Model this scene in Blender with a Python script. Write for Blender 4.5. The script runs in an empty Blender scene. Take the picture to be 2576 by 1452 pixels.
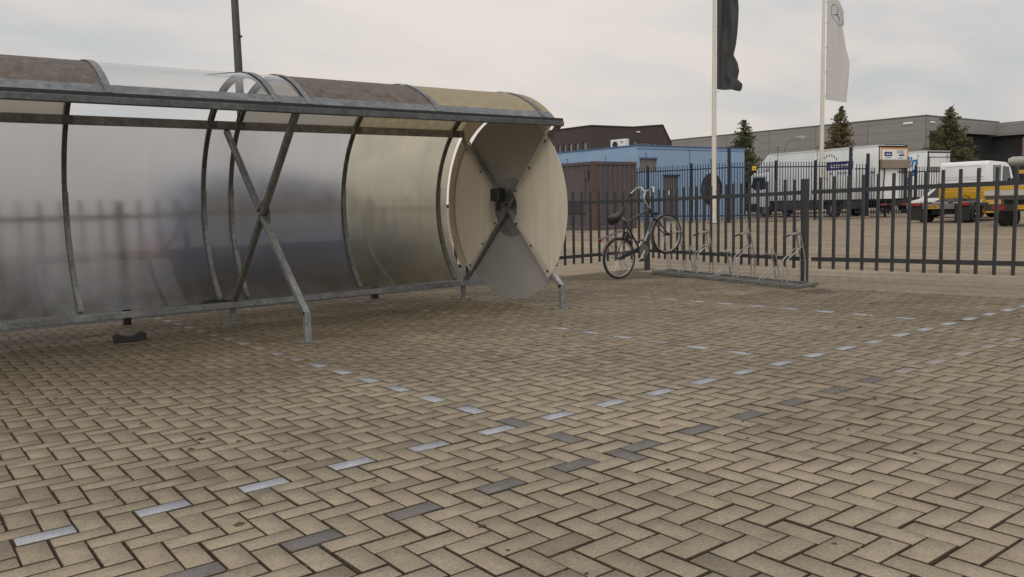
import bpy, bmesh, math, random
import numpy as np
from mathutils import Vector, Matrix, Quaternion
PI = math.pi
random.seed(7); RNG = np.random.default_rng(11)
sc = bpy.context.scene
COL = sc.collection

# ------------------------------------------------------------------ camera
CAM = np.array([-0.405, -3.429, 1.194])
YAW, PITCH, ROLL = 0.6540, 0.1038, -0.0245
_fw = np.array([math.sin(YAW)*math.cos(PITCH), math.cos(YAW)*math.cos(PITCH), -math.sin(PITCH)])
_r = np.array([math.cos(YAW), -math.sin(YAW), 0.0]); _u = np.cross(_r, _fw)
_rt = math.cos(ROLL)*_r + math.sin(ROLL)*_u; _up = -math.sin(ROLL)*_r + math.cos(ROLL)*_u
cam = bpy.data.objects.new('camera', bpy.data.cameras.new('camera')); COL.objects.link(cam)
M = Matrix.Identity(4)
for i in range(3):
    M[i][0] = _rt[i]; M[i][1] = _up[i]; M[i][2] = -_fw[i]; M[i][3] = CAM[i]
cam.matrix_world = M
cam.data.sensor_width = 36; cam.data.sensor_fit = 'HORIZONTAL'; cam.data.lens = 36*2073.2/2576
cam.data.clip_start = 0.05; cam.data.clip_end = 2000
sc.camera = cam

# ------------------------------------------------------------------ sky and sun (overcast)
SUN_EL, SUN_AZ = math.radians(38), math.radians(-128)     # azimuth from +y towards +x
world = bpy.data.worlds.new('World'); sc.world = world; world.use_nodes = True
nt = world.node_tree; nt.nodes.clear()
def N(t, typ, **kw):
    n = t.nodes.new(typ)
    for k, v in kw.items(): setattr(n, k, v)
    return n
sky = N(nt, 'ShaderNodeTexSky'); sky.sky_type = 'NISHITA'; sky.sun_disc = False
sky.sun_elevation = SUN_EL; sky.sun_rotation = SUN_AZ; sky.dust_density = 3.0
tc = N(nt, 'ShaderNodeTexCoord'); sep = N(nt, 'ShaderNodeSeparateXYZ'); nt.links.new(tc.outputs['Generated'], sep.inputs[0])
def wm(op, a, b=None, c=None):
    n = N(nt, 'ShaderNodeMath', operation=op)
    for i, x in enumerate((a, b, c)):
        if x is None: continue
        if isinstance(x, (int, float)): n.inputs[i].default_value = x
        else: nt.links.new(x, n.inputs[i])
    return n.outputs[0]
zz = wm('MAXIMUM', sep.outputs[2], 0.0)
den = wm('ADD', zz, 0.22)
cmb = N(nt, 'ShaderNodeCombineXYZ')
nt.links.new(wm('DIVIDE', sep.outputs[0], den), cmb.inputs[0]); nt.links.new(wm('DIVIDE', sep.outputs[1], den), cmb.inputs[1])
mpn = N(nt, 'ShaderNodeMapping'); mpn.inputs['Rotation'].default_value = (0, 0, 0.9); mpn.inputs['Scale'].default_value = (0.85, 1.25, 1)
nt.links.new(cmb.outputs[0], mpn.inputs[0])
n1 = N(nt, 'ShaderNodeTexNoise'); n1.inputs['Scale'].default_value = 1.5; n1.inputs['Detail'].default_value = 5; n1.inputs['Roughness'].default_value = .52; n1.inputs['Distortion'].default_value = .25
nt.links.new(mpn.outputs[0], n1.inputs['Vector'])
rmp = N(nt, 'ShaderNodeValToRGB'); rmp.color_ramp.interpolation = 'EASE'
rmp.color_ramp.elements[0].position = .38; rmp.color_ramp.elements[0].color = (5.9, 6.0, 6.04, 1)
rmp.color_ramp.elements[1].position = .62; rmp.color_ramp.elements[1].color = (7.5, 6.9, 6.45, 1)
nt.links.new(n1.outputs[0], rmp.inputs[0])
# the cloud deck grows brighter towards the zenith and a little bluer and dimmer at the horizon
# thin warm patch of the deck low in the sky to the north-east
gd = N(nt, 'ShaderNodeVectorMath', operation='DOT_PRODUCT'); nt.links.new(tc.outputs['Generated'], gd.inputs[0])
gd.inputs[1].default_value = (math.sin(.62)*math.cos(.15), math.cos(.62)*math.cos(.15), math.sin(.15))
gmr = N(nt, 'ShaderNodeMapRange', interpolation_type='SMOOTHSTEP'); nt.links.new(gd.outputs['Value'], gmr.inputs[0])
for _i, _v in enumerate((.91, 1.0, 0, .8)): gmr.inputs[1+_i].default_value = _v
wmx = N(nt, 'ShaderNodeMix', data_type='RGBA'); nt.links.new(wm('MULTIPLY', gmr.outputs[0], wm('MULTIPLY_ADD', n1.outputs[0], 1.2, .3)), wmx.inputs['Factor'])
nt.links.new(rmp.outputs[0], wmx.inputs['A']); wmx.inputs['B'].default_value = (8.5, 7.7, 7.0, 1)
gain = wm('MULTIPLY_ADD', wm('SMOOTH_MIN', zz, 0.9, 0.2), 0.45, 0.90)
vm = N(nt, 'ShaderNodeVectorMath', operation='SCALE'); nt.links.new(wmx.outputs['Result'], vm.inputs[0]); nt.links.new(gain, vm.inputs['Scale'])
mx = N(nt, 'ShaderNodeMix', data_type='RGBA'); mx.inputs['Factor'].default_value = 0.94
nt.links.new(sky.outputs[0], mx.inputs['A']); nt.links.new(vm.outputs[0], mx.inputs['B'])
bg = N(nt, 'ShaderNodeBackground'); bg.inputs['Strength'].default_value = 0.1
nt.links.new(mx.outputs['Result'], bg.inputs['Color'])
wo = N(nt, 'ShaderNodeOutputWorld'); nt.links.new(bg.outputs[0], wo.inputs[0])
sun = bpy.data.objects.new('sun', bpy.data.lights.new('sun', 'SUN')); COL.objects.link(sun)
sun.data.energy = 1.25; sun.data.angle = math.radians(55); sun.data.color = (1, .95, .88)
_sd = Vector((math.sin(SUN_AZ)*math.cos(SUN_EL), math.cos(SUN_AZ)*math.cos(SUN_EL), math.sin(SUN_EL)))
sun.rotation_euler = _sd.to_track_quat('Z', 'Y').to_euler(); sun.location = (0, 0, 30)
sc.view_settings.view_transform = 'Standard'; sc.view_settings.look = 'None'
sc.view_settings.exposure = 0.0; sc.view_settings.gamma = 1.0; sc.view_settings.use_curve_mapping = False
sc.cycles.max_bounces = 10; sc.cycles.transmission_bounces = 8; sc.cycles.transparent_max_bounces = 16
sc.cycles.diffuse_bounces = 4; sc.cycles.caustics_refractive = False; sc.cycles.caustics_reflective = False
sc.cycles.use_denoising = True

# ------------------------------------------------------------------ mesh builder
def V(*a): return np.array(a, float)
def nrm(a): a = np.array(a, float); return a/np.linalg.norm(a)
class MB:
    def __init__(s): s.v = []; s.f = []; s.m = []
    def add(s, vs, fs, mi=0):
        o = len(s.v); s.v += [tuple(float(c) for c in p) for p in vs]
        s.f += [tuple(o+i for i in f) for f in fs]; s.m += [mi]*len(fs); return s
    def box(s, lo, hi, mi=0):
        x0, y0, z0 = lo; x1, y1, z1 = hi
        return s.add([(x0,y0,z0),(x1,y0,z0),(x1,y1,z0),(x0,y1,z0),(x0,y0,z1),(x1,y0,z1),(x1,y1,z1),(x0,y1,z1)],
              [(0,3,2,1),(4,5,6,7),(0,1,5,4),(1,2,6,5),(2,3,7,6),(3,0,4,7)], mi)
    def bar(s, p0, p1, w, h, up=(0,0,1), mi=0):
        p0, p1 = np.array(p0, float), np.array(p1, float); d = nrm(p1-p0)
        sd = np.cross(d, up); sd = nrm(sd) if np.linalg.norm(sd) > 1e-6 else np.array([1., 0, 0]); u = np.cross(sd, d)
        q = [p+sd*a*w/2+u*b*h/2 for p in (p0, p1) for a, b in ((-1,-1),(1,-1),(1,1),(-1,1))]
        return s.add(q, [(3,2,1,0),(4,5,6,7),(0,1,5,4),(1,2,6,5),(2,3,7,6),(3,0,4,7)], mi)
    def tube(s, pts, r, n=8, closed=False, mi=0, sq=None):
        P = [np.array(p, float) for p in pts]; k = len(P)
        R = r if hasattr(r, '__len__') else [r]*k
        T = []
        for i in range(k):
            a = P[(i-1) % k] if (closed or i > 0) else P[i]; b = P[(i+1) % k] if (closed or i < k-1) else P[i]
            T.append(nrm(b-a))
        u = np.cross(T[0], (0,0,1)); u = np.cross(T[0], (1,0,0)) if np.linalg.norm(u) < 1e-3 else u; u = nrm(u)
        vs = []
        for i in range(k):
            u = nrm(u-T[i]*(u@T[i])); w = np.cross(T[i], u)
            for j in range(n):
                a = 2*PI*j/n; vs.append(P[i]+R[i]*(math.cos(a)*u+math.sin(a)*w))
        fs = []
        for i in range(k if closed else k-1):
            i2 = (i+1) % k
            for j in range(n): fs.append((i*n+j, i*n+(j+1) % n, i2*n+(j+1) % n, i2*n+j))
        if not closed: fs += [tuple(range(n-1,-1,-1)), tuple(range((k-1)*n, k*n))]
        return s.add(vs, fs, mi)
    def cyl(s, p0, p1, r, n=16, mi=0, r2=None): return s.tube([p0, p1], [r, r if r2 is None else r2], n, mi=mi)
    def prism(s, poly, o, ux, uy, dv, mi=0):
        o, ux, uy, dv = (np.array(a, float) for a in (o, ux, uy, dv)); n = len(poly)
        b = [o+ux*x+uy*y for x, y in poly]; t = [p+dv for p in b]
        return s.add(b+t, [tuple(range(n-1,-1,-1)), tuple(range(n, 2*n))]+[(i, (i+1) % n, n+(i+1) % n, n+i) for i in range(n)], mi)
    def sheet(s, fn, us, vs, th=0.0, mi=0):
        nu, nv = len(us), len(vs)
        if not th:
            p = [fn(u, v) for u in us for v in vs]
            return s.add(p, [(i*nv+j, (i+1)*nv+j, (i+1)*nv+j+1, i*nv+j+1) for i in range(nu-1) for j in range(nv-1)], mi)
    def torus(s, c, ax, R, r, n=40, k=8, mi=0, a0=0, a1=2*PI):
        ax = nrm(ax); u = np.cross(ax, (0,0,1)); u = np.cross(ax, (1,0,0)) if np.linalg.norm(u) < 1e-3 else u; u = nrm(u); w = np.cross(ax, u)
        full = abs(a1-a0-2*PI) < 1e-6
        m = n if full else n+1
        return s.tube([np.array(c)+R*(math.cos(a0+(a1-a0)*i/n)*u+math.sin(a0+(a1-a0)*i/n)*w) for i in range(m)], r, k, closed=full, mi=mi)
    def lathe(s, prof, c, ax, n=24, mi=0, caps=True):
        ax = nrm(ax); u = np.cross(ax, (0,0,1)); u = np.cross(ax, (1,0,0)) if np.linalg.norm(u) < 1e-3 else u; u = nrm(u); w = np.cross(ax, u)
        c = np.array(c, float); k = len(prof)
        vs = [c+ax*z+r*(math.cos(2*PI*j/n)*u+math.sin(2*PI*j/n)*w) for r, z in prof for j in range(n)]
        fs = [(i*n+j, i*n+(j+1) % n, (i+1)*n+(j+1) % n, (i+1)*n+j) for i in range(k-1) for j in range(n)]
        if caps: fs += [tuple(range(n-1,-1,-1)), tuple(range((k-1)*n, k*n))]
        return s.add(vs, fs, mi)
    def build(s, name, mat, parent=None, off=(0,0,0), smooth=False, bevel=0, recalc=True, seg=1):
        me = bpy.data.meshes.new(name); o_ = np.array(off, float)
        me.from_pydata([tuple(np.array(p)-o_) for p in s.v], [], s.f)
        mats = mat if isinstance(mat, (list, tuple)) else [mat]
        for m_ in mats: me.materials.append(m_)
        if len(mats) > 1: me.polygons.foreach_set('material_index', s.m)
        if recalc or bevel:
            b = bmesh.new(); b.from_mesh(me)
            if recalc: bmesh.ops.recalc_face_normals(b, faces=b.faces)
            if bevel:
                es = [e for e in b.edges if len(e.link_faces) == 2 and e.calc_face_angle(0) > 0.5]
                bmesh.ops.bevel(b, geom=es, offset=bevel, segments=seg, affect='EDGES', profile=.5, clamp_overlap=True)
            b.to_mesh(me); b.free()
        if smooth:
            me.polygons.foreach_set('use_smooth', [True]*len(me.polygons)); me.set_sharp_from_angle(angle=math.radians(38))
        me.update()
        ob = bpy.data.objects.new(name, me); COL.objects.link(ob)
        if parent is not None: ob.parent = parent
        return ob
def tag(o, label=None, cat=None, group=None, kind=None):
    if label: o['label'] = label
    if cat: o['category'] = cat
    if group: o['group'] = group
    if kind: o['kind'] = kind
    return o
def thing(name, label, cat, loc=(0,0,0), rz=0, group=None):
    o = bpy.data.objects.new(name, None); COL.objects.link(o); o.empty_display_size = .2
    o.location = loc; o.rotation_euler = (0, 0, rz); return tag(o, label, cat, group)
def copy_tree(o, parent=None):
    c = o.copy(); COL.objects.link(c)
    if parent is not None: c.parent = parent
    for ch in list(o.children): copy_tree(ch, c)
    return c
def text_part(s, size, mat, parent, o, right, up, name='lettering', shear=0, depth=.002, align='CENTER', bold=0):
    cu = bpy.data.curves.new('t', 'FONT'); cu.body = s; cu.size = size; cu.align_x = align; cu.align_y = 'CENTER'; cu.shear = shear
    cu.extrude = depth; cu.offset = bold; cu.resolution_u = 3
    t = bpy.data.objects.new('t', cu); COL.objects.link(t)
    me = bpy.data.meshes.new_from_object(t); bpy.data.objects.remove(t); bpy.data.curves.remove(cu)
    right, up = nrm(right), nrm(up); nn = np.cross(right, up); o = np.array(o, float)
    n = len(me.vertices); co = np.empty(n*3); me.vertices.foreach_get('co', co); co = co.reshape(-1, 3)
    co = o+co[:, :1]*right+co[:, 1:2]*up+co[:, 2:]*nn
    me.vertices.foreach_set('co', co.ravel()); me.materials.clear(); me.materials.append(mat); me.name = name; me.update()
    ob = bpy.data.objects.new(name, me); COL.objects.link(ob); ob.parent = parent; return ob

# ------------------------------------------------------------------ materials
MATS = {}
def nodes(name):
    m = bpy.data.materials.new(name); m.use_nodes = True; t = m.node_tree; t.nodes.clear()
    out = N(t, 'ShaderNodeOutputMaterial'); return m, t, out
def L(t, a, b): t.links.new(a, b)
def noise(t, vec, scale, det=3, rough=.55, dist=0):
    n = N(t, 'ShaderNodeTexNoise'); n.inputs['Scale'].default_value = scale; n.inputs['Detail'].default_value = det
    n.inputs['Roughness'].default_value = rough; n.inputs['Distortion'].default_value = dist; L(t, vec, n.inputs['Vector']); return n.outputs[0]
def rng(t, x, a, b, c, d):
    n = N(t, 'ShaderNodeMapRange'); L(t, x, n.inputs[0])
    for i, v in enumerate((a, b, c, d)): n.inputs[1+i].default_value = v
    return n.outputs[0]
def mth(t, op, a, b=None):
    n = N(t, 'ShaderNodeMath', operation=op)
    for i, x in enumerate((a, b)):
        if x is None: continue
        if isinstance(x, (int, float)): n.inputs[i].default_value = x
        else: L(t, x, n.inputs[i])
    return n.outputs[0]
def mixc(t, f, a, b, mode='MIX'):
    n = N(t, 'ShaderNodeMix', data_type='RGBA', blend_type=mode)
    if isinstance(f, (int, float)): n.inputs['Factor'].default_value = f
    else: L(t, f, n.inputs['Factor'])
    for k, x in (('A', a), ('B', b)):
        if isinstance(x, (tuple, list)): n.inputs[k].default_value = (*x[:3], 1)
        else: L(t, x, n.inputs[k])
    return n.outputs['Result']
def scalec(t, c, f):
    n = N(t, 'ShaderNodeVectorMath', operation='SCALE')
    if isinstance(c, (tuple, list)): n.inputs[0].default_value = c[:3]
    else: L(t, c, n.inputs[0])
    L(t, f, n.inputs['Scale']); return n.outputs[0]
def bump(t, h, strength, dist=.01):
    n = N(t, 'ShaderNodeBump'); n.inputs['Strength'].default_value = strength; n.inputs['Distance'].default_value = dist; L(t, h, n.inputs['Height']); return n.outputs[0]
def objco(t): return N(t, 'ShaderNodeTexCoord').outputs['Object']
def pos(t): return N(t, 'ShaderNodeNewGeometry').outputs['Position']
def mat(name, col, rough=.6, metal=0, var=.12, scale=4, bmp=0, bscale=60, dirt=None, dirt_amt=.5, dscale=1.5, stretch=None, spec=.5, coat=0):
    if name in MATS: return MATS[name]
    m, t, out = nodes(name); p = N(t, 'ShaderNodeBsdfPrincipled'); v = objco(t)
    if stretch:
        mp = N(t, 'ShaderNodeMapping'); mp.inputs['Scale'].default_value = stretch; L(t, v, mp.inputs[0]); v2 = mp.outputs[0]
    else: v2 = v
    a = noise(t, v2, scale, 4); f = rng(t, a, .25, .75, 1-var, 1+var)
    b = noise(t, v, scale*9, 2); f = mth(t, 'MULTIPLY', f, rng(t, b, .25, .75, 1-var*.5, 1+var*.5))
    c = scalec(t, col, f)
    if dirt is not None:
        d = noise(t, v2, dscale, 6, .65); c = mixc(t, mth(t, 'MULTIPLY', rng(t, d, .48, .68, 0, 1), dirt_amt), c, dirt)
    L(t, c, p.inputs['Base Color']); p.inputs['Metallic'].default_value = metal
    L(t, rng(t, a, .3, .7, max(0, rough-.08), min(1, rough+.08)), p.inputs['Roughness'])
    p.inputs['Specular IOR Level'].default_value = spec; p.inputs['Coat Weight'].default_value = coat
    if bmp: L(t, bump(t, noise(t, v, bscale, 3), bmp, .004), p.inputs['Normal'])
    L(t, p.outputs[0], out.inputs[0]); MATS[name] = m; return m
def galv(name, base=.30, metal=.55, rough=.48, tint=(1, 1.03, 1.02)):
    m, t, out = nodes(name); p = N(t, 'ShaderNodeBsdfPrincipled'); v = objco(t)
    vo = N(t, 'ShaderNodeTexVoronoi'); vo.inputs['Scale'].default_value = 26; L(t, v, vo.inputs['Vector'])
    sepc = N(t, 'ShaderNodeSeparateColor'); L(t, vo.outputs['Color'], sepc.inputs[0])
    f = rng(t, sepc.outputs[0], 0, 1, .8, 1.2)
    f = mth(t, 'MULTIPLY', f, rng(t, noise(t, v, 3.5, 5), .3, .7, .72, 1.22))
    f = mth(t, 'MULTIPLY', f, rng(t, noise(t, v, 60, 3), .3, .7, .9, 1.1))
    c = scalec(t, tuple(base*x for x in tint), f)
    d = noise(t, v, 2.2, 6, .7); c = mixc(t, rng(t, d, .6, .75, 0, .45), c, (.11, .095, .075))
    L(t, c, p.inputs['Base Color']); p.inputs['Metallic'].default_value = metal
    L(t, rng(t, noise(t, v, 8, 3), .3, .7, rough-.1, rough+.12), p.inputs['Roughness'])
    L(t, bump(t, noise(t, v, 90, 2), .08, .002), p.inputs['Normal'])
    L(t, p.outputs[0], out.inputs[0]); return m
GALV = galv('galvanised_steel', .26); GALV_D = galv('galvanised_steel_weathered', .19, .35, .55, (1, 1, .95)); GALV_K = galv('darkened_eave_steel', .105, .4, .45, (.95, 1, 1.04)); GALV_S = galv('bluish_strip_steel', .165, .35, .5, (.93, 1, 1.06))
GALV_N = galv('galvanised_rack', .33, .4, .5, (1, .98, .94))
def plate_mat(name, col, trans, tcol, spots=None, streak=.15, clean=None):
    """weathered opal / dirty sheet: diffuse outside plus light coming through"""
    m, t, out = nodes(name); v = pos(t)
    mp = N(t, 'ShaderNodeMapping'); mp.inputs['Scale'].default_value = (6, 6, .55); L(t, v, mp.inputs[0])
    f = rng(t, noise(t, mp.outputs[0], 2.2, 5, .6), .3, .7, 1-streak, 1+streak)
    f = mth(t, 'MULTIPLY', f, rng(t, noise(t, v, 45, 3), .3, .7, .94, 1.06))
    c = scalec(t, col, f); tcn = scalec(t, tcol, f)
    if spots is not None:
        s = rng(t, noise(t, v, 30, 5, .7), .55, .72, 0, .7); s = mth(t, 'MULTIPLY', s, rng(t, noise(t, v, 3, 3), .38, .6, 0, 1))
        c = mixc(t, s, c, spots); tcn = mixc(t, mth(t, 'MULTIPLY', s, .6), tcn, spots)
    if clean is not None:        # dirt washes off towards the back of the roof
        sp_ = N(t, 'ShaderNodeSeparateXYZ'); L(t, v, sp_.inputs[0]); k = rng(t, sp_.outputs[1], 4.75, 5.3, 0, 1)
        c = mixc(t, k, c, clean); tcn = mixc(t, k, tcn, clean)
        gm = mth(t, 'MULTIPLY', rng(t, noise(t, v, 7, 5, .7), .5, .62, 0, .7), rng(t, sp_.outputs[1], 4.02, 3.84, 0, 1)); c = mixc(t, gm, c, (.09, .075, .03))
    d = N(t, 'ShaderNodeBsdfPrincipled'); L(t, c, d.inputs['Base Color']); d.inputs['Roughness'].default_value = .55
    tr = N(t, 'ShaderNodeBsdfTranslucent'); L(t, tcn, tr.inputs['Color'])
    mxs = N(t, 'ShaderNodeMixShader'); mxs.inputs[0].default_value = trans
    L(t, d.outputs[0], mxs.inputs[1]); L(t, tr.outputs[0], mxs.inputs[2]); L(t, mxs.outputs[0], out.inputs[0]); return m
def frost(name, col, rough, milk, mcol, coat=1.0):
    """frosted glazing: rough transmission plus a milky haze and a clear glossy face"""
    m, t, out = nodes(name); v = pos(t)
    g = N(t, 'ShaderNodeBsdfPrincipled'); g.inputs['Transmission Weight'].default_value = 1; g.inputs['IOR'].default_value = 1.35
    g.inputs['Base Color'].default_value = (*col, 1); g.inputs['Coat Weight'].default_value = coat; g.inputs['Coat Roughness'].default_value = .02; g.inputs['Coat IOR'].default_value = 1.48
    L(t, rng(t, noise(t, v, 5, 3), .3, .7, rough-.03, rough+.05), g.inputs['Roughness'])
    dm = N(t, 'ShaderNodeMapping'); dm.inputs['Scale'].default_value = (5, .4, .4); L(t, v, dm.inputs[0])   # drip streaks
    f = mth(t, 'MULTIPLY', rng(t, noise(t, v, 2.5, 5, .6), .3, .7, .85, 1.15), rng(t, noise(t, dm.outputs[0], 2.0, 3, .6), .3, .7, .93, 1.07))
    tr = N(t, 'ShaderNodeBsdfTranslucent'); L(t, scalec(t, mcol, f), tr.inputs['Color'])
    spk = rng(t, noise(t, v, 85, 3, .6), .72, .78, 0, .10)
    mxs = N(t, 'ShaderNodeMixShader'); mxs.inputs[0].default_value = milk
    L(t, g.outputs[0], mxs.inputs[1]); L(t, tr.outputs[0], mxs.inputs[2])
    df = N(t, 'ShaderNodeBsdfDiffuse'); df.inputs[0].default_value = (.12, .11, .08, 1)
    sp_ = N(t, 'ShaderNodeSeparateXYZ'); L(t, v, sp_.inputs[0])     # grime gathers along the bottom edge, faint scratches elsewhere
    gr = mth(t, 'MULTIPLY', rng(t, sp_.outputs[2], .55, .17, 0, 1), rng(t, noise(t, v, 4, 3, .6), .40, .66, .02, .30))
    mp = N(t, 'ShaderNodeMapping'); mp.inputs['Rotation'].default_value = (.5, 0, .3); mp.inputs['Scale'].default_value = (1.2, 50, 3); L(t, v, mp.inputs[0])
    sc_ = mth(t, 'MULTIPLY', rng(t, noise(t, mp.outputs[0], 2.0, 3, .6), .71, .74, 0, .05), rng(t, noise(t, v, 1.7, 2), .5, .6, 0, 1))
    spk = gr
    m2 = N(t, 'ShaderNodeMixShader'); L(t, spk, m2.inputs[0]); L(t, mxs.outputs[0], m2.inputs[1]); L(t, df.outputs[0], m2.inputs[2])
    L(t, m2.outputs[0], out.inputs[0]); return m
FROST_GREY = frost('frosted_grey_glazing', (.82, .83, .86), .32, .21, (.90, .88, .83))
FROST_YEL = frost('yellowed_glazing', (.94, .91, .82), .32, .46, (.88, .84, .71))
ROOF_BROWN = plate_mat('brown_dirty_roof_sheet', (.25, .21, .19), .55, (.44, .41, .385), None, .28, (.80, .78, .74))
ROOF_YEL = plate_mat('yellow_mottled_roof_sheet', (.50, .44, .31), .55, (.78, .74, .60), (.06, .055, .03), .1)
DISC_LIGHT = plate_mat('opal_disc_sheet', (.74, .70, .615), .5, (.88, .83, .73), None, .06)
DISC_STAIN = plate_mat('opal_disc_sheet_stained', (.62, .56, .46), .5, (.76, .69, .56), None, .10)
DISC_GREY = mat('grey_disc_sheet', (.35, .335, .32), .5, 0, .06, 3, .05)
def clear_mat():
    m, t, out = nodes('clear_glazing'); g = N(t, 'ShaderNodeBsdfPrincipled')
    g.inputs['Transmission Weight'].default_value = 1; g.inputs['IOR'].default_value = 1.3; g.inputs['Roughness'].default_value = .015
    g.inputs['Base Color'].default_value = (.95, .95, .95, 1); L(t, g.outputs[0], out.inputs[0]); return m
CLEAR = clear_mat()
FENCE = mat('anthracite_fence_paint', (.040, .041, .045), .45, 0, .2, 3, .05, spec=.4)
FENCE_B = mat('dark_blue_fence_paint', (.018, .022, .038), .45, 0, .15, 3)
BLACK = mat('black_plastic', (.018, .018, .019), .5, 0, .15, 8)
RUBBER = mat('rubber', (.02, .02, .02), .8, 0, .2, 12, .1)
WHITE = mat('white_paint', (.72, .73, .74), .35, 0, .03, 2, dirt=(.4, .38, .34), dirt_amt=.25, coat=.3)
CHROME = mat('alloy_metal', (.62, .62, .62), .3, .9, .1, 8)
DARKGLASS = mat('dark_window_glass', (.012, .018, .02), .06, 0, .1, 1, spec=.8)

# ------------------------------------------------------------------ ground
GA, GB = 0.002377, -0.016971          # fall of the near paving (drains towards the gutter by the gate)
def gutter(x, y):                      # distance past the gutter line along the fence
    return np.maximum(x-(9.35+.262*np.clip(y-2.6, 0, 5)), y-7.35)
def gz(x, y):
    near = GA*np.clip(x, -30, 12)+GB*np.clip(y, -30, 9)
    t = np.clip(gutter(x, y)/14.0, 0, 1); t = t*t*(3-2*t)
    return near*(1-t)-.08*t
def ground_mat():
    m, t, out = nodes('far_paving'); v = pos(t); p = N(t, 'ShaderNodeBsdfPrincipled'); p.inputs['Roughness'].default_value = .9
    mp = N(t, 'ShaderNodeMapping'); mp.inputs['Rotation'].default_value = (0, 0, .25); L(t, v, mp.inputs[0])
    br = N(t, 'ShaderNodeTexBrick'); L(t, mp.outputs[0], br.inputs['Vector'])
    br.inputs['Scale'].default_value = 1; br.inputs['Brick Width'].default_value = .21; br.inputs['Row Height'].default_value = .105; br.inputs['Mortar Size'].default_value = .006
    br.inputs['Color1'].default_value = (.225, .180, .125, 1); br.inputs['Color2'].default_value = (.285, .23, .163, 1); br.inputs['Mortar'].default_value = (.12, .09, .06, 1); br.inputs['Bias'].default_value = -.2
    st = N(t, 'ShaderNodeMapping'); st.inputs['Rotation'].default_value = (0, 0, .65); st.inputs['Scale'].default_value = (2.2, .16, 1); L(t, v, st.inputs[0])
    f = rng(t, noise(t, st.outputs[0], .9, 6, .65), .3, .7, .6, 1.4)
    f = mth(t, 'MULTIPLY', f, rng(t, noise(t, v, .22, 4), .3, .7, .85, 1.15))
    f = mth(t, 'MULTIPLY', f, rng(t, noise(t, v, 14, 2), .3, .7, .9, 1.1))
    L(t, scalec(t, br.outputs[0], f), p.inputs['Base Color']); L(t, p.outputs[0], out.inputs[0]); return m
def sand_mat():
    m, t, out = nodes('joint_sand'); v = pos(t); p = N(t, 'ShaderNodeBsdfPrincipled'); p.inputs['Roughness'].default_value = 1
    c = mixc(t, rng(t, noise(t, v, 60, 3), .35, .65, 0, 1), (.032, .024, .014), (.064, .050, .030))
    sp = N(t, 'ShaderNodeSeparateXYZ'); L(t, v, sp.inputs[0])      # joints are silted up with pale sand away from the traffic lane
    k = mth(t, 'MAXIMUM', rng(t, sp.outputs[1], -1.0, 2.4, 0, .85), rng(t, sp.outputs[0], 2.0, 6.5, 0, .9))
    c = mixc(t, mth(t, 'MULTIPLY', k, rng(t, noise(t, v, 2.2, 5, .65), .3, .6, .45, 1)), c, (.135, .104, .066))
    c = mixc(t, mth(t, 'MULTIPLY', rng(t, noise(t, v, 26, 4, .7), .6, .7, 0, .8), rng(t, noise(t, v, 1.3, 2), .4, .6, .2, 1)), c, (.13, .11, .025))
    L(t, c, p.inputs['Base Color']); L(t, bump(t, noise(t, v, 120, 3), .6, .006), p.inputs['Normal']); L(t, p.outputs[0], out.inputs[0]); return m
FARP = ground_mat(); SAND = sand_mat(); ASPH = mat('asphalt', (.042, .042, .045), .9, 0, .2, 3)
def axis(lo, hi, f0, f1, step, grow=1.35):
    a = list(np.arange(f0, f1+1e-6, step)); s = step; x = f1
    while x < hi: s *= grow; x += s; a.append(min(x, hi))
    s = step; x = f0
    while x > lo: s *= grow; x -= s; a.insert(0, max(x, lo))
    return a
gx = axis(-350, 450, -4, 26, .5); gy = axis(-350, 450, -5, 24, .5)
mb = MB(); X, Y = np.meshgrid(gx, gy, indexing='ij'); Z = gz(X, Y)
nu, nv = len(gx), len(gy)
near_face = []
mb.add(list(zip(X.ravel(), Y.ravel(), (Z-np.where(gutter(X, Y) < .3, .0135, 0)).ravel())), [(i*nv+j, (i+1)*nv+j, (i+1)*nv+j+1, i*nv+j+1) for i in range(nu-1) for j in range(nv-1)])
mb.m = [2 if (gy[j] > 7.4 and gy[j] < 40 and gx[i+1] < 9.3 and gx[i] > -40) else 1 if (gutter(.5*(gx[i]+gx[i+1]), .5*(gy[j]+gy[j+1])) < .25 and -30 < gx[i] < 12 and -30 < gy[j] < 12) else 0 for i in range(nu-1) for j in range(nv-1)]
g = mb.build('yard_ground', [FARP, SAND, ASPH], recalc=False, smooth=False); tag(g, kind='structure')

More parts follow.
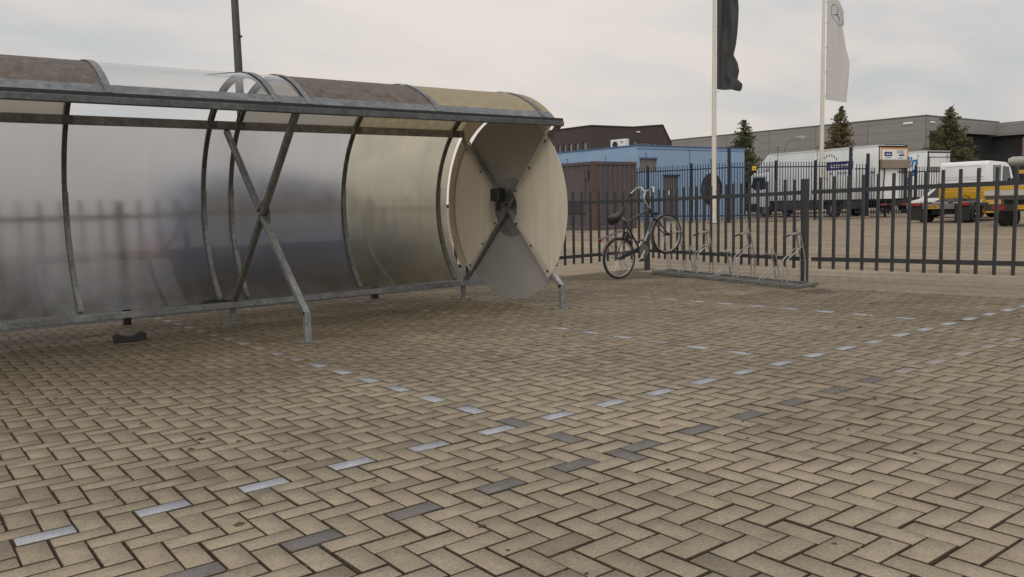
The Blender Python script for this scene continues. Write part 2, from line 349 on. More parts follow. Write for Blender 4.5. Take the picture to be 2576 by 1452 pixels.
# herringbone pavers: every paver a real chamfered block
CELL = .105
def paver_mat(name, c1, c2, var, stain=True, paint=False):
    m, t, out = nodes(name); v = pos(t); p = N(t, 'ShaderNodeBsdfPrincipled'); p.inputs['Roughness'].default_value = .85
    isl = N(t, 'ShaderNodeNewGeometry').outputs['Random Per Island']
    c = mixc(t, isl, c1, c2)
    if stain: c = mixc(t, rng(t, isl, .93, .94, 0, .55), c, (.13, .105, .08))
    f = rng(t, noise(t, v, 9, 4), .3, .7, .88, 1.12)
    f = mth(t, 'MULTIPLY', f, rng(t, noise(t, v, 85, 4, .75), .3, .7, .70, 1.28))
    f = mth(t, 'MULTIPLY', f, rng(t, noise(t, v, .55, 5, .6), .32, .68, 1-var, 1+var))
    c = scalec(t, c, f)
    pit = rng(t, noise(t, v, 58, 4, .75), .60, .70, 0, .8)
    c = mixc(t, pit, c, (.05, .038, .026))
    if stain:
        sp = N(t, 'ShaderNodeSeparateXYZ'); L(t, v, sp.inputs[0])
        # browner and darker towards the shelter and the gutter, with patchy grime and algae
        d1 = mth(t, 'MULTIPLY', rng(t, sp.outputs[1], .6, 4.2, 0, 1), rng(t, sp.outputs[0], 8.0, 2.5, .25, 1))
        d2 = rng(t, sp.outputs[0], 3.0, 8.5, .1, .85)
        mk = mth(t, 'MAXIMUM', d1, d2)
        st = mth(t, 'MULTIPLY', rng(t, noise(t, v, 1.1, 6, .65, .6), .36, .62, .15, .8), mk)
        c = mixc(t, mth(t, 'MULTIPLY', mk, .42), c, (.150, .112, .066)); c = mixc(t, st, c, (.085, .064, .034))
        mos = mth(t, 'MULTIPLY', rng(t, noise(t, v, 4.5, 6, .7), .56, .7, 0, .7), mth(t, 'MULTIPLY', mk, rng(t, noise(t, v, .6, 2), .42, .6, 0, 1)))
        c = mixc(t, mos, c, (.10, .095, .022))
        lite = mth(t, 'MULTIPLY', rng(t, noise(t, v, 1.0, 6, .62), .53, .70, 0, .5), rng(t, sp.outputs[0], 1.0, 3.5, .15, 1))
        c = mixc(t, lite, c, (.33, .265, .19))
    if stain:   # old oil drips and tyre scuffs
        oil = rng(t, noise(t, v, 1.9, 4, .55), .66, .74, 0, .45); c = mixc(t, oil, c, (.07, .058, .045))
    if paint:
        p.inputs['Roughness'].default_value = .7
        ch = rng(t, noise(t, v, 30, 5, .75), .61, .66, 0, .85); c = mixc(t, ch, c, (.20, .17, .13))
    L(t, c, p.inputs['Base Color']); L(t, bump(t, noise(t, v, 110, 4, .7), .35 if not paint else .15, .004), p.inputs['Normal'])
    L(t, p.outputs[0], out.inputs[0]); return m
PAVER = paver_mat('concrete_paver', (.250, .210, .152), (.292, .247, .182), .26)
PAVER_W = paver_mat('white_painted_paver', (.28, .296, .325), (.34, .357, .385), .10, False, True)
PAVER_D = paver_mat('dark_grey_paver', (.118, .110, .104), (.15, .14, .132), .1, False)
PAVER_F = paver_mat('faded_paver', (.225, .20, .175), (.26, .23, .21), .1, False, True)
H, Vv = [], []
for r in range(-50, 75):
    for k in range(-14, 36):
        H.append((4*k-r, r)); Vv.append((1.5-r+4*k, .5+r))
# H paver: centre x = -r (mod 4) on row r;  V paver: centre (1.5-r, r+.5)
def sel(a):
    a = np.array(a, float); x, y = a[:, 0]*CELL, a[:, 1]*CELL
    dx, dy = x-CAM[0], y-CAM[1]; az = np.degrees(np.arctan2(dx, dy))-math.degrees(YAW); d = np.hypot(dx, dy)
    k = (gutter(x, y) < .06) & (np.abs(az) < 50) & (d > .9) & (x > -6.5) & (y < 7.3) & (y > -3.8)
    return a[k]
Hs, Vs = sel(H), sel(Vv)
def special(cx, cy, hor):
    if hor and abs(cy) < .1 and cx % 4 == 0 and cx > -9: return 1
    if hor and abs(cy+7) < .1 and (cx-7) % 4 == 0 and cx >= 7-4*3: return 2 if cx < 44 else 3
    if not hor and abs(cx-21.5) < .1 and (cy-4.5) % 4 == 0:
        if cy >= 4.5: return 1 if cy < 28 else 3
        return 2 if cy > -9 else 0
    if not hor and abs(cx-45.5) < .1 and (cy-4.5) % 4 == 0 and cy >= 4.5: return 3 if abs(cy-12.5) < .1 or cy > 26 else 1
    if not hor and abs(cx-69.5) < .1 and (cy-4.5) % 4 == 0 and cy >= 4.5: return 1 if cy < 34 else 3
    if not hor and abs(cx-93.5) < .1 and (cy-4.5) % 4 == 0 and cy >= 30: return 3
    if not hor and abs(cx-33.5) < .1 and (cy-8.5) % 4 == 0 and 8 < cy < 30: return 0
    return 0
groups = {0: [], 1: [], 2: [], 3: []}
for cx, cy in Hs: groups[special(cx, cy, True)].append((cx, cy, True))
for cx, cy in Vs: groups[special(cx, cy, False)].append((cx, cy, False))
def pavers(lst, name, m, lift=0):
    n = len(lst); A = np.array([(a, b, h) for a, b, h in lst], float)
    cx, cy = A[:, 0]*CELL, A[:, 1]*CELL; hor = A[:, 2] > .5
    hx = np.where(hor, CELL, CELL/2)-.0034+RNG.normal(0, .0006, n); hy = np.where(hor, CELL/2, CELL)-.0034+RNG.normal(0, .0006, n)
    cx = cx+RNG.normal(0, .0012, n); cy = cy+RNG.normal(0, .0012, n); rot = RNG.normal(0, .006, n)
    dz = RNG.normal(0, .0011, n)+lift; tx = RNG.normal(0, .0035, n); ty = RNG.normal(0, .0035, n); dz = dz-np.where(RNG.random(n) < .03, .003, 0)
    corn = np.array([(-1,-1),(1,-1),(1,1),(-1,1)], float)
    vs = np.zeros((n, 12, 3))
    for lvl, (ins, z) in enumerate(((.0024, 0.0), (0.0, -.0055), (0.0, -.03))):
        for c in range(4):
            lx = corn[c, 0]*(hx-ins)+(RNG.normal(0, .0008, n) if lvl == 0 else 0); ly = corn[c, 1]*(hy-ins)
            x = cx+lx*np.cos(rot)-ly*np.sin(rot); y = cy+lx*np.sin(rot)+ly*np.cos(rot)
            vs[:, lvl*4+c, 0] = x; vs[:, lvl*4+c, 1] = y; vs[:, lvl*4+c, 2] = gz(x, y)+z+dz+tx*lx+ty*ly
    fpat = [(0,1,2,3)]+[(4+i, 4+(i+1) % 4, (i+1) % 4, i) for i in range(4)]+[(8+i, 8+(i+1) % 4, 4+(i+1) % 4, 4+i) for i in range(4)]
    fa = (np.arange(n)[:, None, None]*12+np.array(fpat)[None]).reshape(-1, 4)
    me = bpy.data.meshes.new(name); me.vertices.add(n*12); me.vertices.foreach_set('co', vs.ravel())
    me.loops.add(len(fa)*4); me.loops.foreach_set('vertex_index', fa.ravel().astype(np.int32))
    me.polygons.add(len(fa)); me.polygons.foreach_set('loop_start', np.arange(0, len(fa)*4, 4, dtype=np.int32)); me.polygons.foreach_set('loop_total', np.full(len(fa), 4, np.int32))
    me.update(calc_edges=True); me.validate(); me.materials.append(m); me.materials.append(SAND); me.polygons.foreach_set('material_index', np.tile(np.array([0]+[1]*8, np.int32), n))
    o = bpy.data.objects.new(name, me); COL.objects.link(o); tag(o, kind='structure'); return o
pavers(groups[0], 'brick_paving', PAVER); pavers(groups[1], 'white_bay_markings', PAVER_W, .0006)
pavers(groups[2], 'dark_paver_markings', PAVER_D, .0012); pavers(groups[3], 'faded_bay_markings', PAVER_F, .0004)
# dirt, moss and leaf crumbs lying on the pavers
mb = MB()
for i in range(900):
    q = random.random()
    if q < .45: x, y = random.uniform(6.2, 9.3), random.uniform(-1, 6.5)
    elif q < .85: x, y = random.uniform(-.5, 6), random.uniform(2.6, 6.5)
    else: x, y = random.uniform(.5, 7), random.uniform(-2, 3)
    if gutter(x, y) > .2: continue
    if i % 6 == 0: fx_, fy_ = random.choice(((2.7, 3.8), (2.72, 5.85), (5.87, 3.8), (5.87, 5.85), (9.69, 3.1), (9.3, 4.2), (9.8, 5.8))); x, y = fx_+random.gauss(0, .13), fy_+random.gauss(0, .12)
    s = random.uniform(.004, .016)*(1.6 if random.random() < .08 else 1); a = random.uniform(0, 6.3); z = float(gz(x, y))
    pts = [(x+s*random.uniform(.6, 1.3)*math.cos(a+k*1.05), y+s*random.uniform(.5, 1.1)*math.sin(a+k*1.05), z+.0015) for k in range(6)]
    mb.add(pts+[(x, y, z+s*.45+.001)], [(k, (k+1) % 6, 6) for k in range(6)])
tag(mb.build('moss_crumbs', mat('moss_crumb', (.062, .052, .022), .95, 0, .5, 9)), 'dark moss and leaf crumbs scattered over the brick pavers', kind='stuff')

mb = MB()
for i in range(1500):
    a_ = Hs[RNG.integers(len(Hs))]; x, y = (a_[0]+(RNG.random()*2-1))*CELL, (a_[1]+.5*(1 if RNG.random() < .5 else -1))*CELL
    if RNG.random() < .5: x, y = (a_[0]+(1 if RNG.random() < .5 else -1))*CELL, (a_[1]+RNG.random()-.5)*CELL
    if np.hypot(x-CAM[0], y-CAM[1]) > 6.5: continue
    s = random.uniform(.002, .0055); z = float(gz(x, y))-.006; a = random.uniform(0, 6)
    mb.add([(x+s*1.3*math.cos(a+k*1.26), y+s*1.3*math.sin(a+k*1.26), z) for k in range(5)]+[(x, y, z+.0035+s)], [(k, (k+1) % 5, 5) for k in range(5)])
tag(mb.build('joint_moss', mat('yellow_moss', (.16, .14, .03), .95, 0, .5, 9)), 'specks of yellow moss growing in the joints of the pavers', kind='stuff')

# ------------------------------------------------------------------ bicycle shelter
CY, CZ, RR = 4.80, 1.137, 1.38
def arcbar(mb, x0, x1, r0, r1, a0, a1, n=28, mi=0):
    vs = []
    for i in range(n+1):
        a = math.radians(a0+(a1-a0)*i/n); c, s_ = math.cos(a), math.sin(a)
        vs += [(x0, CY+r0*c, CZ+r0*s_), (x1, CY+r0*c, CZ+r0*s_), (x1, CY+r1*c, CZ+r1*s_), (x0, CY+r1*c, CZ+r1*s_)]
    fs = [(4*i+j, 4*i+(j+1) % 4, 4*i+4+(j+1) % 4, 4*i+4+j) for i in range(n) for j in range(4)]
    fs += [(3, 2, 1, 0), (4*n, 4*n+1, 4*n+2, 4*n+3)]
    mb.add(vs, fs, mi); return mb
SO = (2.7, 4.8, -.08)
sh = thing('bicycle_shelter', 'long tunnel shaped bicycle shelter with curved panels and galvanised steel frame', 'shelter', SO)
def sp(name, mb, m, parent=sh, **k): return mb.build(name, m, parent, SO, **k)
RIBX = [-3.35, -1.96, -.55, -.25, 1.16, 2.56, 2.87, 4.29, 5.70]
for x in RIBX:
    rb = sp('rib', arcbar(MB(), x-.022, x+.022, 1.338, 1.376, -44, 135.5, 44), GALV_D if x != 1.16 else GALV_D, smooth=True, bevel=.003)
    m_ = MB(); arcbar(m_, x-.028, x+.028, 1.3905, 1.397, 46, 133.5, 32)
    sp('cover_strip', m_, GALV_S, rb, smooth=True)
    m_ = MB(); arcbar(m_, x-.015, x+.030, 1.3365, 1.3379, -43.5, 12, 24); sp('pale_face', m_, GALV, rb, smooth=True)  # paler steel strip along the lower inner face of the rib
PX = [-3.35, -1.96, -.55, -.25, 1.16, 2.56, 2.87, 4.29, 5.70, 5.862]
roofm = [ROOF_BROWN, ROOF_BROWN, ROOF_BROWN, ROOF_BROWN, CLEAR, CLEAR, ROOF_BROWN, ROOF_YEL, ROOF_YEL]
rooflab = {4: 'clear replacement roof panel', 7: 'yellow mottled roof panel'}
for i in range(9):
    o = sp('roof_panel', arcbar(MB(), PX[i]+.004, PX[i+1]-.004, 1.380, 1.385, 45.3, 134, 40), roofm[i], smooth=True)
    if i in rooflab: o['label'] = rooflab[i]
    o = sp('wall_panel', arcbar(MB(), PX[i]+.004, PX[i+1]-.004, 1.380, 1.385, -43.6, 44.7, 40), FROST_GREY if i < 7 else FROST_YEL, smooth=True)
    if i == 7: o['label'] = 'yellowed frosted wall panel'
m_ = MB(); m_.box((-3.55, 3.735, 2.045), (5.895, 3.792, 2.103)); er = sp('eave_rail', m_, GALV_K, bevel=.006)
m_ = MB(); m_.box((-3.55, 3.748, 2.1035), (5.89, 3.800, 2.134)); sp('eave_recess_shade', m_, BLACK, er)  # black strip stands in for the shade in the recess above the rail
for i in range(9):
    m_ = MB(); arcbar(m_, PX[i]+.03, PX[i+1]-.03, 1.3865, 1.3905, 128.8, 133.6, 4); sp('edge_strip', m_, GALV_S, er)
m_ = MB(); m_.box((-3.55, 5.655, 2.062), (5.885, 5.733, 2.150)); ub = sp('upper_beam', m_, GALV_N, bevel=.004)
m_ = MB(); m_.box((-3.55, 5.735, .100), (5.88, 5.798, .166)); sp('bottom_rail', m_, GALV, bevel=.005)
for x in RIBX:
    m_ = MB(); m_.box((x-.045, 5.645, 2.066), (x+.045, 5.6545, 2.146))
    for dx in (-.03, .03):
        for dz in (-.02, .02): m_.cyl((x+dx, 5.637, 2.106+dz), (x+dx, 5.645, 2.106+dz), .008, 6)
    sp('bolt_plate', m_, GALV_D, ub)
def cross_frame(X, hub=True):
    zf, zb = float(gz(X, 3.8)), float(gz(X, 5.85)); w = .058
    fr = thing('cross_frame', None, None); fr.parent = sh
    del_keys = [k for k in fr.keys()]
    fr2 = MB(); fr2.bar((X, 3.80, zf), (X, 3.80, .235), w, w, (1, 0, 0))
    fr2.bar((X, 3.80, .20), (X, 4.76, 1.10), w, w, (1, 0, 0)); fr2.bar((X, 4.84, 1.175), (X, 5.70, 2.05), w*.97, w*.97, (1, 0, 0))
    bpy.data.objects.remove(fr)
    leg = sp('cross_brace', fr2, GALV, bevel=.004)
    m2 = MB(); m2.bar((X, 5.845, zb), (X, 5.845, .16), w, w*.8, (1, 0, 0)); m2.bar((X, 5.80, .145), (X, 3.80, 2.07), w*.985, w*.985, (1, 0, 0))
    leg2 = sp('cross_brace', m2, GALV_D, bevel=.004)
    for l_, y, z in ((leg, 3.80, zf), (leg2, 5.845, zb)):
        b = MB(); b.box((X-.10, y-.075, z-.001), (X+.10, y+.075, z+.009))
        for dx in (-.08, .08): b.cyl((X+dx, y-.05, z+.009), (X+dx, y-.05, z+.024), .011, 6)
        sp('base_plate', b, GALV_D, l_)
cross_frame(2.715); cross_frame(-.40)
m_ = MB(); m_.cyl((2.746, CY, CZ), (2.752, CY, CZ), .15, 28); sp('hub_plate', m_, GALV)
XE = 5.87; cross_frame(XE)
def sector(x, r0, r1, a0, a1, th=.006, n=40):
    m = MB(); ps = [(r1*math.cos(math.radians(a0+(a1-a0)*i/n)), r1*math.sin(math.radians(a0+(a1-a0)*i/n))) for i in range(n+1)]
    if r0 > 0: ps += [(r0*math.cos(math.radians(a1+(a0-a1)*i/16)), r0*math.sin(math.radians(a1+(a0-a1)*i/16))) for i in range(17)]
    m.prism(ps, (x, CY, CZ), (0, 1, 0), (0, 0, 1), (th, 0, 0)); return m
# gable disc: opal sectors on the inner face, grey sectors on the outer face of the X
lf = sp('light_disc_panel', sector(5.828, .235, 1.17, -46.5, 46.5), DISC_LIGHT)
bd = sp('stained_rim_panel', sector(5.835, 1.12, 1.295, -40, 47), DISC_STAIN)
rf = sp('light_disc_panel', sector(5.828, .235, 1.165, 133.5, 226.5), DISC_LIGHT)
sp('rim_panel', sector(5.829, 1.15, 1.365, 47.5, 132.5), DISC_STAIN)
m_ = sector(5.8285, 1.15, 1.34, 112, 134.5); sp('rim_panel', m_, DISC_LIGHT)
sp('grey_disc_panel', sector(5.906, .20, 1.165, 43.5, 136.5), DISC_GREY)
sp('grey_disc_panel', sector(5.906, .20, 1.15, 223.5, 316.5), DISC_GREY)
m_ = MB(); m_.cyl((5.901, CY, CZ), (5.9055, CY, CZ), .37, 32); hp = sp('hub_plate', m_, GALV)
for par, angs in ((lf, (-43.5, 43.5)), (rf, (136.5, 223.5))):
    for a in angs:
        for r in (.30, .68, 1.10):
            aa = math.radians(a+(2.2 if a in (43.5, 223.5) else -2.2)*(.3/r-.25)*-1)
            m_ = MB(); m_.cyl((5.816, CY+r*math.cos(aa), CZ+r*math.sin(aa)), (5.8282, CY+r*math.cos(aa), CZ+r*math.sin(aa)), .013, 8); sp('bolt', m_, BLACK, par)
m_ = MB(); m_.box((5.72, 4.795, 1.215), (5.835, 4.975, 1.375)); bx = sp('lamp_box', m_, BLACK, bevel=.012)
m_ = MB(); m_.box((5.76, 4.86, 1.10), (5.80, 4.90, 1.2145)); sp('conduit', m_, BLACK, bx)
# black wedge standing in for the shaded gap under the lifted panel edge
m_ = MB()
def _strip(u, v): return (2.30+.42*u, 5.78+.05*v-.02*math.sin(3*u), .168+.035*v*math.sin(PI*u)+.004)
m_.sheet(_strip, np.linspace(0, 1, 12), np.linspace(0, 1, 4)); sp('panel_gap_shade', m_, BLACK)

# ------------------------------------------------------------------ near fence
def rail_z(x, y, z): return (x, y, float(gz(x, y))+z)
def fence(name, label, A, B, posts, pick_n, group=None, cat='fence', top=1.44, rail_t=1.265, rail_b=.355, p0=.22, p1=1.455, endpad=.16):
    A, B = V(*A), V(*B); o = thing(name, label, cat, (A[0], A[1], float(gz(*A[:2]))), 0, group); off = tuple(o.location)
    Lf = np.linalg.norm(B-A); d = (B-A)/Lf; up = (0, 0, 1)
    zl = lambda t: float(gz(*(A+d*t)))
    for t in posts:
        p = A+d*t; m = MB(); z = zl(t); ang = math.atan2(d[1], d[0])
        m.bar((p[0], p[1], z-.05), (p[0], p[1], z+top), .08, .08, (d[0], d[1], 0)); po = m.build('post', FENCE, o, off, bevel=.004)
        m = MB(); m.bar((p[0], p[1], z+top), (p[0], p[1], z+top+.006), .086, .086, (d[0], d[1], 0)); m.build('post_cap', FENCE, po, off)
    for h in (rail_b, rail_t):
        m = MB(); a, b = A, B; n = max(1, int(Lf/4))
        ts = np.linspace(0, Lf, n+1)
        for t0, t1 in zip(ts[:-1], ts[1:]):
            a, b = A+d*t0, A+d*t1; m.bar((a[0], a[1], zl(t0)+h), (b[0], b[1], zl(t1)+h), .03, .055)
        m.build('rail', FENCE, o, off)
    base = None
    for k in range(pick_n):
        t = endpad+(Lf-2*endpad)*k/(pick_n-1)
        if any(abs(t-q) < .07 for q in posts): continue
        p = A+d*t; z = zl(t)
        if base is None:
            m = MB(); m.bar((0, 0, p0), (0, 0, p1), .034, .034, (d[0], d[1], 0)); base = m.build('picket', FENCE, o, bevel=.003)
            c = base
        else:
            c = base.copy(); COL.objects.link(c); c.parent = o
        c.location = (p[0]-off[0], p[1]-off[1], z-off[2]+random.uniform(-.006, .006))
    return o
P1, P2 = (10.753, 7.032), (9.690, 3.102)
fence('picket_fence', 'dark grey picket fence bay behind the bike stands between two square posts', P1, P2, [0, 4.07], 20, 'picket fence runs round the yard', endpad=.21)
fence('sliding_gate', 'long dark grey picket gate right of the bike stands in front of the tow truck', (9.702, 3.0), (9.86, -2.6), [], 28, None, 'gate', endpad=.12)
fence('picket_fence', 'dark grey picket fence passing behind the curved shelter panels', (10.68, 7.045), (-6.0, 6.70), [2.78, 5.59, 8.86, 12.1, 15.3], 82, 'picket fence runs round the yard', endpad=.12)

# ------------------------------------------------------------------ bike stands
RG, RZ = (9.073, 2.829), math.radians(-16.9)
REx = np.array([math.cos(RZ), math.sin(RZ)]); REy = np.array([-math.sin(RZ), math.cos(RZ)])
GRIP = mat('worn_black_grip', (.03, .026, .024), .7, 0, .2, 20)
def bike_rack(label, s0, s1, stands):
    p = np.array(RG)+REy*s0; z0 = float(gz(*p)); p1 = np.array(RG)+REy*s1; dz = (float(gz(*p1))-z0)/(s1-s0)
    o = thing('bike_rack', label, 'bike rack', (p[0], p[1], z0), RZ, 'bike racks in front of the picket fence')
    o.rotation_euler = (0, 0, RZ); Ls = s1-s0; zz_ = lambda y: dz*y
    m = MB(); m.box((0, .0, .002), (.045, Ls-.012, .052)); m.box((.17, .0, .006), (.20, Ls-.012, .05)); m.box((.45, .0, .006), (.50, Ls-.012, .05))
    m.box((-.004, -.03, .002), (.60, .03, .045)); m.box((-.004, Ls-.10, .003), (.58, Ls-.014, .049))
    m.v = [(x*.95, y+.46*x, z+zz_(y)) for x, y, z in m.v]; m.build('base_frame', GALV_D, o, bevel=.003)
    for y, hi in stands:
        y -= s0; m = MB(); g = MB(); zb = zz_(y)
        for dy in (-.045, .045):
            yy = y+dy
            if hi:
                m.tube([(.475, yy, .03), (.475, yy, .34), (.40, yy, .69), (.385, yy, .715), (.36, yy, .722), (.15+dy, yy, .672)], .0104, 8)
                m.tube([(.17, yy, .03), (.175, yy, .34), (.19, yy, .37), (.425, yy, .545)], .0096, 8)
                g.tube([(.145+dy, yy, .671), (.255+dy, yy, .697)], .0125, 8)
            else:
                m.tube([(.48, yy, .03), (.40, yy, .40), (.385, yy, .42), (.36, yy, .428), (.17+dy, yy, .392)], .0104, 8)
                m.tube([(.185, yy, .03), (.19, yy, .07), (.445, yy, .25)], .0096, 8)
                g.tube([(.165+dy, yy, .391), (.30+dy, yy, .417)], .0125, 8)
        t = .70 if hi else .41
        m.tube([(.38, y-.022, t-.02)]+[(.38, y-.022*math.cos(a), t+.05+.022*math.sin(a)) for a in np.linspace(0, PI, 9)]+[(.38, y+.022, t-.02)], .0072, 8)
        m.tube([(.375, y-.045, t+.005), (.375, y+.045, t+.005)], .006, 6)
        if hi: m.tube([(.175, y-.045, .26), (.175, y+.045, .26)], .006, 6); m.tube([(.475, y-.045, .34), (.475, y+.045, .34)], .006, 6)
        else: m.tube([(.465, y-.045, .09), (.465, y+.045, .09)], .006, 6)
        for q in (m, g): q.v = [(a, b, c+zb) for a, b, c in q.v]
        st = m.build('wheel_stand', GALV_N, o, smooth=True); g.build('grip', GRIP, st, smooth=True)
        st['label'] = 'tall wheel stand' if hi else 'low wheel stand'
    return o
bike_rack('long bike rack of four stands beside the square gate post', 0, 2.10, [(.43, 1), (.95, 0), (1.53, 1), (2.03, 0)])
bike_rack('short bike rack holding the front wheel of the parked bicycle', 2.11, 3.69, [(2.60, 1), (3.08, 0), (3.40, 1)])

# ------------------------------------------------------------------ bicycle
BF = mat('dark_bicycle_paint', (.02, .021, .026), .3, .1, .1, 5, coat=.4); SILV = mat('bicycle_silver', (.5, .49, .47), .35, .8, .15, 12)
MUD = mat('grey_mudguard', (.16, .14, .125), .45, .2, .15, 9)
bk = bpy.data.objects.new('bicycle', None); COL.objects.link(bk)
tag(bk, 'black city bicycle with its front wheel lifted into a rack stand', 'bicycle')
baz, bpt = math.radians(-5), math.radians(18.5)
fx = V(math.cos(bpt)*math.cos(baz), math.cos(bpt)*math.sin(baz), math.sin(bpt)); fz = V(-math.sin(bpt)*math.cos(baz), -math.sin(bpt)*math.sin(baz), math.cos(bpt)); fy = np.cross(fz, fx)
WR = .335; ax_ = V(9.068, 6.064, .256)-fz*WR*1.0
bk.matrix_world = Matrix(((fx[0], fy[0], fz[0], ax_[0]), (fx[1], fy[1], fz[1], ax_[1]), (fx[2], fy[2], fz[2], ax_[2]), (0, 0, 0, 1)))
def wheel(cx, cz):
    m = MB(); m.torus((cx, 0, cz), (0, 1, 0), WR-.02, .021, 44, 8); w = m.build('wheel_tyre', RUBBER, bk, smooth=True); w.name = 'wheel'
    m = MB(); m.lathe([(WR-.052, -.012), (WR-.036, -.013), (WR-.036, .013), (WR-.052, .012), (WR-.052, -.012)], (cx, 0, cz), (0, 1, 0), 44, caps=False); m.build('rim', SILV, w, smooth=True)
    m = MB()
    for i in range(28):
        a = 2*PI*i/28; b = a+(.5 if i % 2 else -.5); s_ = 1 if (i//2) % 2 else -1
        m.tube([(cx+.025*math.cos(b), s_*.028, cz+.025*math.sin(b)), (cx+(WR-.045)*math.cos(a), 0, cz+(WR-.045)*math.sin(a))], .0013, 4)
    m.build('spokes', SILV, w); m = MB(); m.cyl((cx, -.045, cz), (cx, .045, cz), .026, 12); m.build('hub', BLACK, w, smooth=True); return w
wheel(0, WR); wheel(1.095, WR+.002)
m = MB(); BB = (.46, 0, .295)
for a, b, r in (((.46,0,.295),(.306,0,.872),.0165), ((.318,0,.822),(.872,0,.862),.0165), ((.905,0,.70),BB,.020), ((.862,0,.885),(.915,0,.68),.021)): m.tube([a, b], r, 10)
for s in (-1, 1):
    m.tube([(0, s*.06, WR), (.28, s*.035, .70), (.325, s*.012, .80)], .0085, 8); m.tube([(0, s*.06, WR), (.39, s*.045, .30), (.45, s*.02, .295)], .0095, 8)
m.cyl((.46, -.05, .295), (.46, .05, .295), .024, 12); m.build('frame', BF, bk, smooth=True)
fr_ = [o for o in bk.children if o.name.startswith('frame')][0]
text_part('BATAVUS', .040, WHITE, fr_, (.652, -.0215, .470), nrm((.445, 0, .405)), nrm((-.405, 0, .445)), 'lettering', bold=.002)
m = MB()
for s in (-1, 1): m.tube([(.915, s*.015, .685), (.93, s*.05, .655), (.98, s*.055, .545), (1.06, s*.055, .39), (1.095, s*.055, WR)], [.015, .014, .013, .01, .008], 8)
m.tube([(.93, -.05, .655), (.93, .05, .655)], .015, 8); m.build('fork', BF, bk, smooth=True)
m = MB(); m.tube([(.862, 0, .88), (.82, 0, 1.02)], .0125, 8); m.tube([(.82, 0, .985), (.805, 0, 1.05), (.83, 0, 1.10), (.885, 0, 1.165)], .0165, 8); m.build('stem', SILV, bk, smooth=True)
m = MB()
pts = [(.72, .30, 1.12), (.80, .275, 1.165), (.90, .20, 1.225), (.925, .13, 1.225), (.90, .06, 1.175), (.885, 0, 1.165)]
m.tube(pts+[(a, -b, c) for a, b, c in pts[-2::-1]], .0115, 8); hb = m.build('handlebar', CHROME, bk, smooth=True)
for s in (-1, 1):
    m = MB(); m.tube([(.705, s*.305, 1.11), (.80, s*.275, 1.165)], .018, 10); m.build('grip', BLACK, hb, smooth=True)
    m = MB(); m.tube([(.84, s*.24, 1.17), (.80, s*.235, 1.125), (.745, s*.265, 1.095)], .006, 6); m.build('brake_lever', BLACK, hb, smooth=True)
m = MB()   # saddle as a loft of cross sections
secs = [(.035, .085, .975, .085), (.06, .115, 1.005, .115), (.13, .112, 1.012, .125), (.20, .080, 1.012, .110), (.27, .045, 1.028, .075), (.34, .030, 1.058, .055), (.375, .020, 1.066, .035)]
vs = []
for x, w, z, h in secs:
    for k in range(12):
        a = 2*PI*k/12; yy = w*math.cos(a); zz2 = (.026 if math.sin(a) > 0 else h)*math.sin(a); vs.append((x, yy, z+zz2))
n = len(secs); m.add(vs, [(i*12+k, i*12+(k+1) % 12, (i+1)*12+(k+1) % 12, (i+1)*12+k) for i in range(n-1) for k in range(12)]+[tuple(range(11, -1, -1)), tuple(range((n-1)*12, n*12))])
m.build('saddle', BLACK, bk, smooth=True)
m = MB(); m.tube([(.306, 0, .872), (.275, 0, .965)], .0125, 8); m.build('seat_post', SILV, bk, smooth=True)
m = MB()
for y in (-.07, -.04, -.013, .013, .04, .07): m.tube([(.21, y*.8, .735), (.05, y, .745), (-.25, y, .765)], .0030, 6)
for x in (.17, -.05, -.22): m.tube([(x, -.07, .742), (x, .07, .742)], .0042, 6)
m.tube([(-.25, -.07, .765), (-.27, 0, .768), (-.25, .07, .765)], .0045, 6); m.tube([(.12, -.06, .74), (.09, -.05, .80), (.09, .05, .80), (.12, .06, .74)], .004, 6)
for s in (-1, 1): m.tube([(-.10, s*.07, .745), (-.03, s*.075, .55), (0, s*.07, WR)], .005, 6); m.tube([(-.20, s*.07, .76), (0, s*.072, WR+.02)], .004, 6)
m.build('luggage_carrier', mat('dull_carrier_steel', (.20, .19, .18), .45, .6, .2, 14), bk, smooth=True)
def mudguard(cx, a0, a1, name='mudguard'):
    m = MB(); n = 24; vs = []
    for i in range(n+1):
        a = math.radians(a0+(a1-a0)*i/n)
        for k in range(7):
            b = (k/6-.5)*2.4; r = WR+.012+.010*math.cos(b); y = .028*math.sin(b); vs.append((cx+r*math.cos(a), y, WR+r*math.sin(a)))
    m.add(vs, [(i*7+k, i*7+k+1, (i+1)*7+k+1, (i+1)*7+k) for i in range(n) for k in range(6)])
    return m.build(name, MUD, bk, smooth=True, recalc=False)
mudguard(0, 20, 150); mudguard(1.095, 95, 222)
m = MB(); m.tube([(-.315, -.04, .50), (-.10, -.06, .37), (0, -.06, WR)], .003, 5); m.tube([(.77, -.04, .40), (1.095, -.06, WR)], .003, 5); m.tube([(-.315, .04, .50), (0, .06, WR)], .003, 5); m.build('mudguard_stay', BLACK, bk)
m = MB(); m.prism([(-.03, .335), (.0, .378), (.12, .388), (.40, .385), (.50, .365), (.545, .315), (.53, .30), (.47, .335), (.36, .345), (.12, .335)], (0, -.062, 0), (1, 0, 0), (0, 0, 1), (0, -.022, 0)); m.build('chain_case', BLACK, bk, bevel=.006)
m = MB(); m.lathe([(.02, 0), (.10, 0), (.102, .006), (.02, .008)], (.46, -.094, .295), (0, -1, 0), 24); ck = m.build('crankset', mat('worn_alloy', (.2, .2, .19), .4, .7, .3, 20), bk, smooth=True)
m = MB(); m.bar((.46, -.108, .295), (.33, -.112, .185), .014, .022, (0, 1, 0)); m.bar((.46, .07, .295), (.59, .075, .405), .014, .022, (0, 1, 0)); m.build('crank_arm', SILV, ck, bevel=.003)
